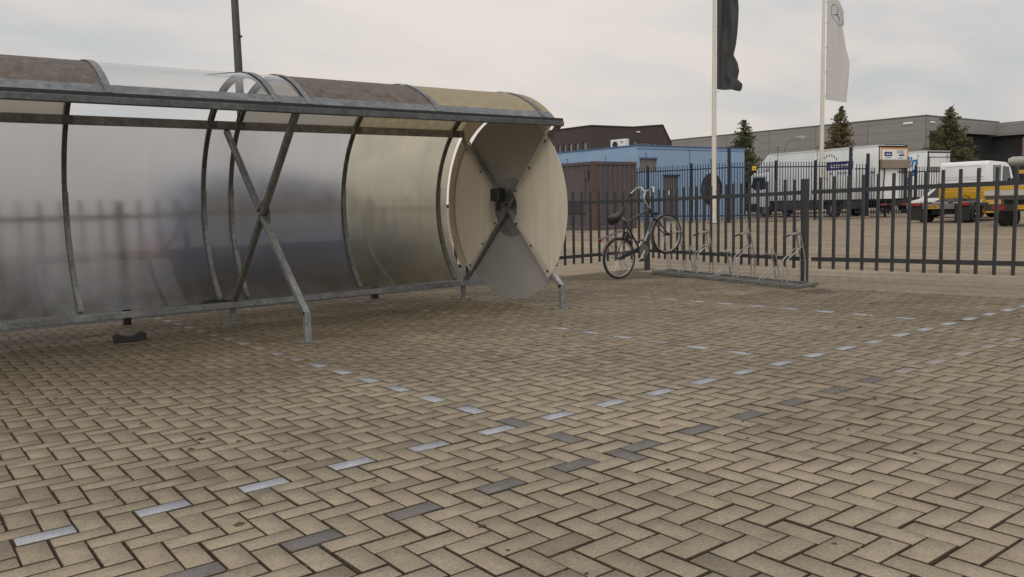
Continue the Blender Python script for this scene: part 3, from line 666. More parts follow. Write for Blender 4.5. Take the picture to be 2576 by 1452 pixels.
for p in ((.33, -.155, .185), (.59, .12, .405)):
    m = MB(); m.box((p[0]-.045, p[1]-.04, p[2]-.012), (p[0]+.045, p[1]+.04, p[2]+.012)); m.build('pedal', BLACK, ck, bevel=.004)
m = MB(); m.tube([(.10, .07, .31), (.02, .09, .20), (.10, .10, .155)], .008, 6); m.tube([(.08, -.075, .30), (.02, -.08, .24), (.05, -.085, .18)], .01, 6); m.build('kickstand', SILV, bk, smooth=True)
m = MB(); m.torus((.245, 0, .615), (.5, 0, -.4), .075, .016, 20, 8, a0=.5, a1=5.8); m.box((.20, -.075, .575), (.275, -.045, .665)); m.build('frame_lock', BLACK, bk, smooth=True)
m = MB(); m.box((.955, -.03, .72), (1.0, .03, .775)); m.build('front_lamp', BLACK, bk, bevel=.01)
m = MB(); m.box((-.285, -.03, .72), (-.262, .03, .76)); m.build('rear_lamp', mat('red_lens', (.25, .01, .01), .2), bk, bevel=.004)

# ------------------------------------------------------------------ small things on the paving
def at_ground(x, y, dz=0): return (x, y, float(gz(x, y))+dz)
rb = thing('rubber_block', 'black rubber kerb block lying on the pavers under the shelter', 'block', at_ground(1.50, 5.27, .004), math.radians(-3))
m = MB(); L_, D_ = .30, .09
m.prism([(-L_/2, 0), (L_/2, 0), (L_/2, .085), (L_/2-.05, .098), (L_/2-.09, .075), (.05, .072), (.02, .060), (-.04, .062), (-.06, .072), (-L_/2+.10, .075), (-L_/2+.05, .088), (-L_/2, .082)], (0, 0, 0), (1, 0, 0), (0, 0, 1), (0, D_, 0)); m.v = [(x, y, z*.82) for x, y, z in m.v]; m.build('block_body', RUBBER, rb, bevel=.005)
m = MB()
for x, w in ((-.115, .05), (.115, .05)): m.box((x-w/2, .035, .060), (x+w/2, D_+.004, .080))
m.build('lug', RUBBER, rb, bevel=.006)
dg = thing('drain_grate', 'small low drain grating beside the foot of the square gate post', 'drain', at_ground(8.96, 2.42, -.004), math.radians(-15))
m = MB(); m.box((-.19, -.19, 0), (.19, -.165, .012)); m.box((-.19, .165, 0), (.19, .19, .012)); m.box((-.19, -.165, 0), (-.165, .165, .012)); m.box((.165, -.165, 0), (.19, .165, .012)); m.build('grate_frame', mat('cast_iron', (.115, .095, .072), .8, .1, .3, 15, .2), dg)
m = MB()
for k in range(6): m.box((-.165, -.15+k*.052, -.002), (.165, -.15+k*.052+.026, .009))
m.build('grate_bar', MATS['cast_iron'], dg)

# ------------------------------------------------------------------ lamp post behind the shelter, flagpoles and flags
LPX, LPY = 5.0, 11.55
lp = thing('lamp_post', 'tall dark steel lamp post rising behind the bicycle shelter', 'lamp post', (LPX, LPY, float(gz(LPX, LPY))))
m = MB(); m.tube([(0, 0, -.1), (0, 0, .9), (0, 0, 8.2)], [.085, .085, .048], 10)
m.build('shaft', mat('dull_dark_steel', (.075, .078, .082), .55, .3, .25, 3), lp, smooth=True)
for z in (2.9, 3.75, 4.4):
    m = MB(); m.cyl((.05, -.05, z), (.07, -.07, z), .02, 8); m.build('bolt', MATS['dull_dark_steel'], lp)
m = MB(); m.prism([(0, 0), (.55, .05), (.6, .1), (.5, .16), (0, .12)], (0, -.13, 8.15), (1, 0, 0), (0, 0, 1), (0, .26, 0)); m.build('lamp_head', MATS['dull_dark_steel'], lp, bevel=.02)
FLAGB = mat('black_flag_cloth', (.040, .042, .043), .75, 0, .1, 4); FLAGW = plate_mat('white_flag_cloth', (.60, .58, .57), .35, (.5, .49, .49), None, .03)
POLE = mat('white_pole_paint', (.62, .58, .50), .4, 0, .06, 2)
FR = nrm((.78, -.625, 0)); FN = V(FR[1], -FR[0], 0)           # flag spreads along FR, FN faces the yard
FN = FN if FN@(V(*CAM)-V(32, 21, 0)) > 0 else -FN
def flagpole(label, x, y, top, r0, ties):
    o = thing('flagpole', label, 'flagpole', (x, y, -.08), 0, 'white flagpoles beyond the picket fence')
    m = MB(); m.tube([(0, 0, 0), (0, 0, top*.45), (0, 0, top)], [r0, r0*.86, r0*.55], 16); m.build('shaft', POLE, o, smooth=True)
    m = MB(); m.cyl((0, 0, 0), (0, 0, .03), r0*2.2, 16); m.build('base_plate', BLACK, o)
    m = MB()
    for z in ties: m.tube([(0, 0, z), tuple(FR*(r0*2.1)+V(0, 0, z+.12))], .012, 5)
    m.build('flag_tie', GALV_D, o); m = MB(); m.cyl((-r0*.2, -r0*1.02, 1.55), (0, -r0*1.12, 1.55), .03, 8); m.build('cleat', BLACK, o); return o
flagpole('white flagpole flying the black flag beside the blue building', 30.34*1.067-.02, 22.80, 12.0, .125, (6.3, 8.1, 9.4, 10.7))
flagpole('white flagpole flying the white flag in front of the box truck', 41.35, 22.60, 12.6, .125, (6.6, 7.9, 9.2, 10.5, 11.6))
def make_flag(name, label, base, ztop, zbot, wfun, m_, folds, emblem_c, emblem_r, em_mat, dip):
    nu, nv = 22, 60; base = V(*base)
    def P_(a, v):               # a: metres of cloth from the pole side, v: metres below the top
        q = v/(ztop-zbot); wmax = wfun(1.0, q); x = wfun(a, q)
        w = folds(a, v)
        z = ztop-v-dip(a, q)
        return base+FR*x+FN*w+V(0, 0, z)
    mb = MB(); H_ = ztop-zbot; A_ = np.linspace(0, 1, nu); B_ = np.linspace(0, H_, nv)
    mb.sheet(P_, A_, B_); f = mb.build(name, m_, None, base, smooth=True, recalc=False)
    f.location = base; tag(f, label, 'flag')
    # three pointed star in a ring printed on the cloth
    em = MB(); ca, cv = emblem_c
    def E_(x, y):               # emblem metres -> cloth
        return P_(ca+x/1.35, cv-y)+FN*.014
    n = 56; rr = emblem_r
    vs = [];
    for i in range(n):
        a = 2*PI*i/n
        for r in (rr, rr*.93): vs.append(E_(r*math.cos(a), r*math.sin(a)))
    em.add(vs, [(2*i, 2*i+1, (2*i+3) % (2*n), (2*i+2) % (2*n)) for i in range(n)])
    for k in range(3):
        a = PI/2+2*PI*k/3; d = (math.cos(a), math.sin(a)); p = (-d[1], d[0])
        for s in (-1, 1):
            pts = [(0, 0), (s*p[0]*.0+d[0]*rr*.93, d[1]*rr*.93), (s*p[0]*rr*.12+d[0]*rr*.1, s*p[1]*rr*.12+d[1]*rr*.1)]
            q = []
            for t in np.linspace(0, 1, 8): q.append((pts[2][0]*(1-t)+pts[1][0]*t, pts[2][1]*(1-t)+pts[1][1]*t))
            c_ = [(d[0]*rr*(.0+.93*t), d[1]*rr*(.0+.93*t)) for t in np.linspace(0, 1, 8)]
            if s > 0: em.add([E_(*v) for v in c_+q], [(i, i+1, 8+i+1, 8+i) for i in range(7)])
            else: em.add([E_(*v) for v in c_+[((a_[0]*.35+b_[0]*.65), (a_[1]*.35+b_[1]*.65)) for a_, b_ in zip(q, c_)]], [(i, i+1, 8+i+1, 8+i) for i in range(7)])
    e = em.build('ring_and_star_emblem', em_mat, f, base, recalc=False); return f
def wB(a, q):
    edge = np.interp(q, [0, .2, .45, .55, .64, .72, .80, .88, .93, .97, 1], [.92, 1.0, .98, .95, .86, 1.06, 1.12, 1.02, 1.26, 1.24, 1.16]); return edge*a
def wW(a, q):
    edge = np.interp(q, [0, .08, .17, .2, .45, .6, .75, .95, 1], [.95, .95, .98, .90, 1.08, 1.27, 1.24, 1.14, 1.14]); return edge*a
def foldB(a, v): return .17*math.sin(a*7.5+v*.55+.6)*min(1, a*2.2)+.07*math.sin(a*15-v*1.3)*a+.05*math.sin(v*2.1+a*4)*a
def foldW(a, v): return .07*math.sin(a*4.5-v*.5+1.0)*min(1, a*2)+.035*math.sin(a*11+v*.9)*a
make_flag('flag', 'black flag hanging in folds with a silver star in ring', (32.44, 22.71, 0), 11.6, 6.42, wB, FLAGB, foldB, (.52, .18), .50, mat('emblem_silver', (.35, .36, .38), .5), lambda a, q: .30*a*(1-q)+.12*a)
make_flag('flag', 'white flag hanging on the right pole with a grey star in ring', (41.48, 22.49, 0), 12.25, 6.40, wW, FLAGW, foldW, (.58, 1.00), .50, mat('emblem_grey', (.10, .11, .12), .5), lambda a, q: .95*a*a*(1-q)**2+.2*a)

# ------------------------------------------------------------------ security fence far across the yard
def sec_fence(label, A, B, posts, h=3.0, pole_h=3.75, step=.155, arms=True, postw=.10, double=()):
    A, B = V(*A, -.08), V(*B, -.08); o = thing('security_fence', label, 'fence', tuple(A), 0, 'tall security fence across the yard'); off = tuple(A)
    L_ = np.linalg.norm(B-A); d = (B-A)/L_
    for t in posts:
        p = A+d*t; m = MB(); big = any(abs(t-q) < .01 for q in double)
        m.bar(p, p+V(0, 0, pole_h if big else h+.08), postw*(1.25 if big else 1), postw*(1.25 if big else 1), (d[0], d[1], 0)); po = m.build('post', FENCE_B, o, off)
        if arms:
            m = MB(); q = p+d*.09; m.tube([q, q+V(0, 0, pole_h)], .012, 5); m.tube([q+V(0, 0, pole_h), q+V(0, 0, pole_h)+d*.10], .025, 5)
            for k in range(14): m.tube([q+V(0, 0, .4+k*.245), q+V(0, 0, .4+k*.245)+d*.07], .014, 4)
            m.build('insulator_arm', FENCE_B, po, off)
    for h_ in (.35, h-.25):
        m = MB(); m.bar(A+V(0, 0, h_), B+V(0, 0, h_), .035, .06); m.build('rail', FENCE_B, o, off)
    m = MB()
    for k in range(7): m.tube([A+d*.09+V(0, 0, h+.02+k*.1), B+d*.09+V(0, 0, h+.02+k*.1)], .0025, 3)
    m.build('fence_wire', GALV_D, o, off)
    ps = [0]+[t for t in posts if .3 < t < L_-.3]+[L_]
    for t0, t1 in zip(ps[:-1], ps[1:]):
        m = MB(); n = max(1, int((t1-t0)/step))
        for k in range(n):
            p = A+d*(t0+(t1-t0)*(k+.5)/n); m.bar(p+V(0, 0, .12), p+V(0, 0, h), .030, .030, (d[0], d[1], 0))
        m.build('picket_panel', FENCE_B, o, off)
    return o
sec_fence('tall dark security fence in front of the blue building', (33.55, 22.82), (32.3, 37.5), [0, 2.27, 5.1, 8.0, 11.0], double=(0,))
sec_fence('tall dark security fence in front of the white box truck', (33.62, 22.79), (40.55, 20.31), [2.66, 5.05, 7.25], double=(7.25,))
sec_fence('tall dark security gate between its two square posts', (40.72, 20.25), (41.45, 19.99), [.82], h=2.85, pole_h=3.4, double=(.82,), arms=False)
sec_fence('lower dark security fence running on behind the tow truck', (41.68, 19.92), (60.5, 13.2), [1.0, 3.0, 5.0, 7.2, 9.6, 12.2, 15, 18], h=2.66, pole_h=3.25)
ws = thing('warning_sign', 'small yellow warning sign wired to the security fence', 'sign', (34.86, 22.30, 2.62))
YEL = mat('sign_yellow', (.75, .52, .02), .4, 0, .03, 2)
m = MB(); m.bar((-.11, .04, 0), (.11, -.04, 0), .012, .2, (0, 0, 1)); m.build('sign_plate', YEL, ws)
m = MB(); m.bar((-.075, .020, -.01), (.075, -.034, -.01), .004, .035, (0, 0, 1)); m.build('sign_mark', BLACK, ws)
kb = MB(); kb.tube([(34.3, 22.3, -.06), (35.0, 21.6, -.05), (36.4, 21.15, -.05), (37.2, 21.2, -.06)], .11, 6); kb.tube([(38.0, 20.8, -.06), (39.5, 20.1, -.05), (41.0, 19.6, -.06)], .10, 6)
tag(kb.build('kerb', mat('kerb_stone', (.17, .14, .11), .9, 0, .2, 6)), kind='structure')

# ------------------------------------------------------------------ shipping container
CT = mat('container_paint', (.080, .067, .075), .6, 0, .12, 1.2, dirt=(.11, .075, .06), dirt_amt=.25, dscale=1.1, stretch=(1, 1, .35))
RUST = mat('rusted_container_steel', (.10, .055, .04), .75, 0, .25, 2.5, dirt=(.17, .075, .03), dirt_amt=.8, stretch=(1, 1, .3))
ct = thing('shipping_container', 'brown steel shipping container with rusty corner posts beside the blue building', 'container', (23.9, 22.4, -.08))
Wc, Lc, Hc = 2.62, 6.1, 2.94
def corrug(L_, n, depth=.045):
    ps = []
    w = L_/n
    for i in range(n): x = i*w; ps += [(x, 0), (x+w*.30, 0), (x+w*.42, depth), (x+w*.88, depth)]
    return ps+[(L_, 0), (L_, .09), (0, .09)]
m = MB(); m.prism(corrug(Wc-.30, 8), (.15, .03, .16), (1, 0, 0), (0, 1, 0), (0, 0, Hc-.29)); m.build('corrugated_end', CT, ct)
m = MB(); m.prism(corrug(Lc-.30, 19), (.03, .15, .16), (0, 1, 0), (1, 0, 0), (0, 0, Hc-.29)); m.build('corrugated_side', CT, ct)
m = MB(); m.box((.12, .125, Hc-.10), (Wc-.1, Lc-.1, Hc-.03)); m.box((.12, Lc-.08, .1), (Wc-.1, Lc-.02, Hc-.1)); m.box((Wc-.09, .16, .1), (Wc-.03, Lc-.1, Hc-.1)); m.build('roof', CT, ct)
m = MB()
for x in (0, Wc-.14):
    for y in (0, Lc-.14): m.box((x, y, .0), (x+.14, y+.14, Hc))
m.build('corner_post', RUST, ct, bevel=.008)
m = MB()
for z in (.015, Hc-.135): m.box((.141, .006, z), (Wc-.141, .10, z+.13)); m.box((.006, .141, z), (.10, Lc-.141, z+.13))
m.build('edge_rail', CT, ct)
m = MB(); m.box((-.004, .55, .75), (.028, 1.75, 2.6)); m.build('patch_panel', CT, ct); m = MB(); m.box((-.02, .35, 2.2), (.028, .5, 2.6)); m.build('vent_cover', CT, ct)
m = MB(); m.box((-.01, .65, .75), (.026, 2.6, 1.25)); m.build('repair_plate', mat('dark_repair_plate', (.032, .028, .03), .6), ct)

# ------------------------------------------------------------------ blue building
BLUE = mat('blue_render', (.25, .375, .545), .75, 0, .05, .6, .05, 30, dirt=(.19, .28, .44), dirt_amt=.35, dscale=.5)
BTRIM = mat('blue_trim', (.07, .12, .26), .5, 0, .05, 1); GREYD = mat('grey_door', (.13, .12, .11), .5, 0, .08, 1)
bb = thing('blue_building', 'low flat roofed blue building behind the security fence', 'building', (33.23, 28.8, -.08))
XW, YW, HW = 9.55, 14.0, 4.22
def wall_with_holes(mb, x0, x1, z0, z1, holes, y0, y1, fx=lambda x, y, z: (x, y, z)):
    """grid of boxes around rectangular holes"""
    xs = sorted({x0, x1, *[h[0] for h in holes], *[h[1] for h in holes]}); zs = sorted({z0, z1, *[h[2] for h in holes], *[h[3] for h in holes]})
    for a, b in zip(xs[:-1], xs[1:]):
        run = None
        for c, d in zip(zs[:-1], zs[1:]):
            inside = any(h[0] <= a and b <= h[1] and h[2] <= c and d <= h[3] for h in holes)
            if inside:
                if run: mb.box((a, y0, run[0]), (b, y1, run[1])); run = None
            else: run = (run[0], d) if run else (c, d)
        if run: mb.box((a, y0, run[0]), (b, y1, run[1]))
m = MB(); wall_with_holes(m, 0, XW, 0, HW, [(.2, 1.62, 2.8, 3.53), (2.15, 3.43, 0, 2.57)], 0, .25); m.build('front_wall', BLUE, bb)
m = MB(); m.box((0, .25, 0), (.25, YW, HW)); m.box((XW-.25, .25, 0), (XW, YW, HW)); m.box((.25, YW-.25, 0), (XW-.25, YW, HW)); m.build('side_wall', BLUE, bb)
m = MB(); m.box((.252, .252, HW-.3), (XW-.252, YW-.252, HW-.12)); m.build('roof', mat('roof_felt', (.08, .08, .08), .9), bb)
m = MB(); m.box((-.04, -.04, HW), (XW+.04, .29, HW+.07)); m.box((-.04, .29, HW), (.29, YW+.04, HW+.07)); m.box((XW-.29, .29, HW), (XW+.04, YW+.04, HW+.07)); m.build('roof_trim', BTRIM, bb)
m = MB(); m.box((-.03, -.012, HW-.17), (XW+.02, -.002, HW-.13)); m.build('drip_line', BTRIM, bb)
m = MB(); m.box((2.155, .12, .02), (3.425, .17, 2.56)); dr = m.build('door', GREYD, bb); m = MB(); m.box((2.6, .10, 1.5), (2.85, .1195, 1.75)); m.build('door_notice', WHITE, dr)
m = MB(); m.box((2.10, -.03, 2.572), (3.48, .11, 2.65)); m.build('door_hood', BLACK, bb)
m = MB(); m.box((.205, .13, 2.805), (1.615, .17, 3.525)); wn = m.build('window', mat('window_blind', (.17, .16, .14), .4, 0, .1, 1), bb); m = MB(); m.box((.17, -.02, 3.53), (1.65, .10, 3.60)); m.build('window_frame', BTRIM, wn)
m = MB(); m.cyl((6.36, -.03, 1.79), (6.36, .03, 1.79), .93, 36); rw = m.build('round_window', mat('dark_round_glass', (.016, .018, .015), .25, 0, .2, 2), bb, smooth=True)
m = MB(); m.torus((6.36, -.028, 1.79), (0, 1, 0), .93, .035, 40, 6); m.build('window_frame', BLACK, rw, smooth=True)
m = MB(); m.box((6.30, -.16, 3.15), (6.62, -.001, 3.60)); fl = m.build('wall_lamp', mat('green_black_metal', (.02, .035, .028), .4), bb, bevel=.02); m = MB(); m.box((6.36, -.175, 3.18), (6.6, -.161, 3.42)); m.build('lamp_glass', mat('pale_lamp_glass', (.42, .45, .38), .25), fl)
for x in (.05, 1.3):
    m = MB(); m.tube([(x, .05, HW-.25), (x, .05, HW+.35)], .025, 5); m.tube([(x+.12, .05, HW-.25), (x+.12, .05, HW+.30)], .02, 5); m.build('roof_bracket', BLACK, bb)
ac = thing('air_conditioner', 'white air conditioner unit standing on the flat blue roof', 'air conditioner', (33.75, 30.65, HW-.2))
m = MB(); m.box((-.18, -.58, 0), (.18, .58, .62)); m.build('casing', WHITE, ac, bevel=.02)
m = MB(); m.cyl((-.186, .2, .30), (-.181, .2, .30), .22, 24); m.build('fan_grille', BLACK, ac); m = MB(); m.box((-.185, -.45, .38), (-.181, -.25, .5)); m.build('data_plate', mat('grey_plate', (.3, .3, .3), .4), ac)

# ------------------------------------------------------------------ brown office building
BRN = mat('brown_brick', (.062, .047, .046), .8, 0, .08, .3, .05, 8); BRT = mat('dark_roof_trim', (.025, .035, .033), .5)
br = thing('office_building', 'dark brown brick office building rising behind the blue building', 'building', (54.91, 55.6, -.08))
def offb(x): return x-54.91
m = MB(); top = [(0, 8.45), (5.6, 8.5), (10.05, 8.88), (11.35, 7.05), (11.6, 0), (0, 0)]
wins = [(4.24, 4.95), (5.9, 6.51), (6.65, 7.36), (7.54, 8.28), (8.46, 9.21)]
m.prism([(0, 7.0), (11.36, 7.0), (10.05, 8.88), (5.6, 8.5), (0, 8.45)], (0, 0, 0), (1, 0, 0), (0, 0, 1), (0, .3, 0))
wall_with_holes(m, 0, 11.5, 0, 6.997, [(a, b, 5.9, 6.997) for a, b in wins], 0, .3); m.build('front_wall', BRN, br)
m = MB(); lw = [(.71, 1.31), (1.89, 2.33), (2.86, 3.31), (3.74, 4.13), (4.57, 4.91), (5.4, 5.75), (6.3, 6.65)]
def swap(mb): mb.v = [(y, x+.0, z) for x, y, z in mb.v]; return mb
m2 = MB(); wall_with_holes(m2, .301, 16, 0, 8.45, [(a, b, 5.6, 6.93) for a, b in lw], 0, .3); swap(m2).build('side_wall', BRN, br)
m = MB(); m.box((.302, .302, 8.1), (11, 16, 8.3)); m.box((11.0, .302, 0), (11.3, 16, 7.0)); m.build('roof', BRT, br)
m = MB(); m.bar((-.05, -.03, 8.48), (5.6, -.03, 8.53), .12, .10); m.bar((5.6, -.03, 8.53), (10.08, -.03, 8.91), .12, .10); m.bar((10.08, -.03, 8.91), (11.42, -.03, 7.05), .12, .1); m.bar((-.03, .05, 8.48), (-.03, 16, 8.48), .12, .1); m.build('roof_trim', BRT, br)
PANE = mat('office_glass', (.05, .085, .085), .08, 0, .3, .5, spec=.9); WFR = mat('pale_window_frame', (.4, .42, .41), .4)
for a, b in wins:
    m = MB(); m.box((a+.03, .12, 5.92), (b-.03, .14, 6.96)); w = m.build('window', PANE, br); m = MB(); m.box((b-.10, .06, 5.92), (b-.03, .119, 6.96)); m.build('window_frame', WFR, w)
for a, b in lw:
    m = MB(); m.box((.12, a+.03, 5.62), (.14, b-.03, 6.91)); w = m.build('window', PANE, br); m = MB(); m.box((.05, a+.03, 5.62), (.119, a+.14, 6.91)); m.build('window_frame', WFR, w)
m = MB(); m.box((6.2, -.15, 8.0), (6.6, -.001, 8.12)); m.build('wall_lamp', WHITE, br)

# ------------------------------------------------------------------ grey warehouse
def clad_mat():
    m, t, out = nodes('grey_cladding'); v = objco(t); p = N(t, 'ShaderNodeBsdfPrincipled'); p.inputs['Roughness'].default_value = .5; p.inputs['Metallic'].default_value = .15
    sp_ = N(t, 'ShaderNodeSeparateXYZ'); L(t, v, sp_.inputs[0])
    h = mth(t, 'FRACT', mth(t, 'DIVIDE', sp_.outputs[2], 1.0)); hx = mth(t, 'FRACT', mth(t, 'DIVIDE', mth(t, 'ADD', sp_.outputs[0], sp_.outputs[1]), 6.6))
    ln = mth(t, 'MAXIMUM', mth(t, 'LESS_THAN', h, .05), mth(t, 'LESS_THAN', hx, .014))
    f = rng(t, noise(t, v, .35, 3), .3, .7, .95, 1.05)
    c = scalec(t, mixc(t, ln, (.255, .246, .236), (.15, .145, .138)), f)
    L(t, c, p.inputs['Base Color']); L(t, p.outputs[0], out.inputs[0]); return m
CLAD = clad_mat(); CLD = mat('dark_dock_wall', (.018, .017, .019), .6, 0, .1, .5)
wh = thing('warehouse', 'long grey clad warehouse with a dark loading bay behind the trucks', 'warehouse', (90.3, 40.7, -.08))
m = MB(); m.box((0, 0, 0), (.4, 62, 9.5)); m.build('side_wall', CLAD, wh)
m = MB(); m.box((.401, 0, 7.93), (18.0, .4, 9.5)); m.box((17.6, -26, 7.86), (18.0, -.001, 9.42)); m.build('canopy_fascia', CLAD, wh)
m = MB(); m.box((.402, .9, 0), (18.4, 1.2, 7.92)); m.box((18.4, -26, 0), (18.7, 1.2, 7.85)); m.box((.401, .401, 7.93), (18, 1.2, 8.1)); m.build('loading_bay_wall', CLD, wh)
m = MB(); m.box((.41, .41, 9.2), (60, 62, 9.4)); m.build('roof', mat('roof_grey', (.2, .2, .2), .8), wh)
m = MB(); m.box((-.06, -.06, 9.5), (.46, 62, 9.62)); m.box((.461, -.06, 9.5), (18.1, .46, 9.6)); m.build('roof_trim', mat('grey_trim', (.10, .10, .10), .5), wh)
m = MB(); m.box((.403, -.02, 0), (.75, .35, 7.928)); m.build('corner_trim', CLAD, wh)
WL = mat('wall_luminaire', (.75, .75, .73), .3)
for lo, hi in (((-.12, 1.45, 8.75), (-.001, 2.5, 9.0)), ((.8, -.12, 8.75), (1.75, -.001, 8.95)), ((17.48, -4.2, 8.6), (17.599, -3.2, 8.8))):
    m = MB(); m.box(lo, hi); m.build('wall_lamp', WL, wh, bevel=.04)

# ------------------------------------------------------------------ street lamp and trees behind
sl = thing('street_lamp', 'grey street lamp with a curved arm above the box truck', 'street lamp', (57.3, 35.8, -.08))
m = MB(); m.tube([(0, 0, 0), (0, 0, 4.8), (.05, -.05, 5.3), (.30, -.28, 5.75), (.62, -.56, 5.86)], [.07, .05, .045, .04, .035], 8); m.build('pole', GALV_D, sl, smooth=True)
m = MB(); m.prism([(0, 0), (.25, -.02), (.75, .02), (.95, .10), (.6, .19), (.1, .13)], (.52, -.60, 5.80), nrm((.78, -.62, 0)), (0, 0, 1), nrm((.62, .78, 0))*.28); lh = m.build('lamp_head', mat('lamp_grey', (.33, .34, .35), .4), sl, bevel=.03)
m = MB(); m.lathe([(.03, 0), (.13, .02), (.16, .09), (.15, .14)], (1.02, -.93, 5.70), (0, 0, 1), 12); m.build('lamp_glass', mat('amber_lamp_glass', (.5, .45, .33), .2), lh, smooth=True)
def leaf_mat(name, c1, c2, c3):
    m, t, out = nodes(name); p = N(t, 'ShaderNodeBsdfPrincipled'); p.inputs['Roughness'].default_value = .7
    isl = N(t, 'ShaderNodeNewGeometry').outputs['Random Per Island']; v = objco(t)
    c = mixc(t, isl, c1, c2); c = mixc(t, rng(t, noise(t, v, .9, 3), .45, .65, 0, .8), c, c3)
    L(t, c, p.inputs['Base Color']); tr = N(t, 'ShaderNodeBsdfTranslucent'); L(t, c, tr.inputs[0])
    ms = N(t, 'ShaderNodeMixShader'); ms.inputs[0].default_value = .38; L(t, p.outputs[0], ms.inputs[1]); L(t, tr.outputs[0], ms.inputs[2]); L(t, ms.outputs[0], out.inputs[0]); return m
BARK = mat('bark', (.06, .045, .035), .9, 0, .3, 5, .4)
def conifer(label, x, y, h, r, lm, seed, dens=1.0, sparse=.0, low=.5, tilt=0):
    R_ = random.Random(seed)
    o = thing('conifer_tree', label, 'tree', (x, y, -.08), 0, 'conifers in front of the warehouse')
    m = MB(); m.tube([(0, 0, 0), (.04, 0, h*.5), (0, .03, h*.97)], [.16, .09, .015], 8)
    cr = MB(); n_b = int(260*dens)
    for i in range(n_b):
        t = (i+R_.random())/n_b; z = low+(h-low)*t
        prof = (1-t)**.72*(1-.35*max(0, .18-t)/.18)
        Lb = r*prof*(R_.uniform(.62, 1.1) if R_.random() > .12 else R_.uniform(1.05, 1.32)); a = R_.uniform(0, 2*PI)
        droop = R_.uniform(-.05, .35); d = V(math.cos(a), math.sin(a), droop)
        if Lb < .12: Lb = .12
        p0 = V(0, 0, z); p1 = p0+d*Lb
        if R_.random() < .5: m.tube([p0, p1], [.022, .006], 4)
        k = int(max(7, Lb*40*(1-sparse)))
        for j in range(k):
            s_ = R_.uniform(.18, 1.0)**.8; c = p0+d*Lb*s_+V(R_.gauss(0, .13), R_.gauss(0, .13), R_.gauss(0, .10))*(.5+.6*Lb/r)
            sz = R_.uniform(.06, .145); u = nrm((R_.gauss(0, 1), R_.gauss(0, 1), R_.gauss(0, .6))); w = nrm(np.cross(u, (R_.gauss(0, 1), R_.gauss(0, 1), R_.gauss(0, 1))))
            u = nrm(u+d*.6)
            cr.add([c-u*sz-w*sz*.30, c-w*sz*.05+u*sz*.1-w*sz*.4, c+u*sz*1.2, c+w*sz*.45], [(0, 1, 2, 3)])
    m.build('trunk', BARK, o, smooth=True); cr.build('crown', lm, o, recalc=False); return o
LG = leaf_mat('conifer_green', (.085, .10, .038), (.15, .165, .065), (.075, .085, .038)); LG2 = leaf_mat('conifer_olive', (.10, .108, .042), (.17, .17, .072), (.11, .095, .05)); LB = leaf_mat('conifer_bronze', (.11, .108, .042), (.18, .15, .065), (.15, .10, .05))
conifer('slim dark green conifer between the blue building and the box truck', 49.6, 33.95, 6.75, 1.9, LG, 3, 1.0, .1, .3)
conifer('bronze green feathery conifer standing behind the white flagpole', 57.1, 30.9, 7.75, 2.3, LB, 5, .9, .12, .5)
conifer('broad green conifer before the dark loading bay', 67.3, 27.6, 7.85, 2.9, LG2, 8, 1.2, .1, .2)
conifer('small bronze shrub top beside the brown office building', 46.6, 37.6, 4.95, .9, LB, 12, .6, .1, .6)

# ------------------------------------------------------------------ vehicles
BODYW = mat('white_vehicle_paint', (.74, .76, .77), .3, 0, .03, 1.5, dirt=(.36, .35, .32), dirt_amt=.25, coat=.4)
BOXW = mat('white_box_panel', (.74, .76, .76), .45, 0, .04, .6, dirt=(.40, .40, .38), dirt_amt=.3, stretch=(1, 1, .4))
CHAS = mat('dark_chassis', (.022, .022, .024), .65, 0, .25, 4, .1)
GREYP = mat('dark_grey_skirt', (.05, .052, .056), .5, 0, .12, 2)
LOGOB = mat('navy_decal', (.012, .025, .12), .4, 0, .03, 1); CYAN = mat('cyan_decal', (.0, .16, .42), .4, 0, .03, 1); ORG = mat('orange_decal', (.62, .26, .05), .4, 0, .05, 1)
BEIGE = mat('beige_tail_lift', (.24, .20, .155), .6, 0, .12, .9, dirt=(.15, .12, .08), dirt_amt=.5)
REDL = mat('red_light_lens', (.24, .018, .018), .2, 0, .1, 6); PLATE = mat('yellow_number_plate', (.60, .33, .02), .4, 0, .04, 3)
YELP = mat('yellow_vehicle_paint', (.54, .31, .02), .35, 0, .04, 1.2, dirt=(.30, .18, .03), dirt_amt=.25, coat=.3)
GREEN = mat('green_stripe', (.16, .36, .04), .4, 0, .03, 1)
def vwheel(parent, x, y, r, w, side, rimr=.55):
    m = MB(); m.lathe([(r*.6, -w/2), (r*.95, -w/2), (r, -w*.32), (r, w*.32), (r*.95, w/2), (r*.6, w/2)], (x, y, r), (0, 1, 0), 28); t = m.build('wheel', RUBBER, parent, smooth=True)
    s = side; m = MB(); m.lathe([(r*rimr, w*.50), (r*rimr*.9, w*.40), (r*.22, w*.36), (r*.18, w*.50), (.01, w*.52)] if s > 0 else [(r*rimr, -w*.50), (r*rimr*.9, -w*.40), (r*.22, -w*.36), (r*.18, -w*.50), (.01, -w*.52)], (x, y, r), (0, 1, 0), 20); m.build('rim', CHROME, t, smooth=True)
    m = MB()
    for k in range(8):
        a = 2*PI*k/8; m.cyl((x+r*.33*math.cos(a), y+s*w*.37, r+r*.33*math.sin(a)), (x+r*.33*math.cos(a), y+s*w*.42, r+r*.33*math.sin(a)), r*.07, 6)
    m.build('rim_hole', CHAS, t); return t
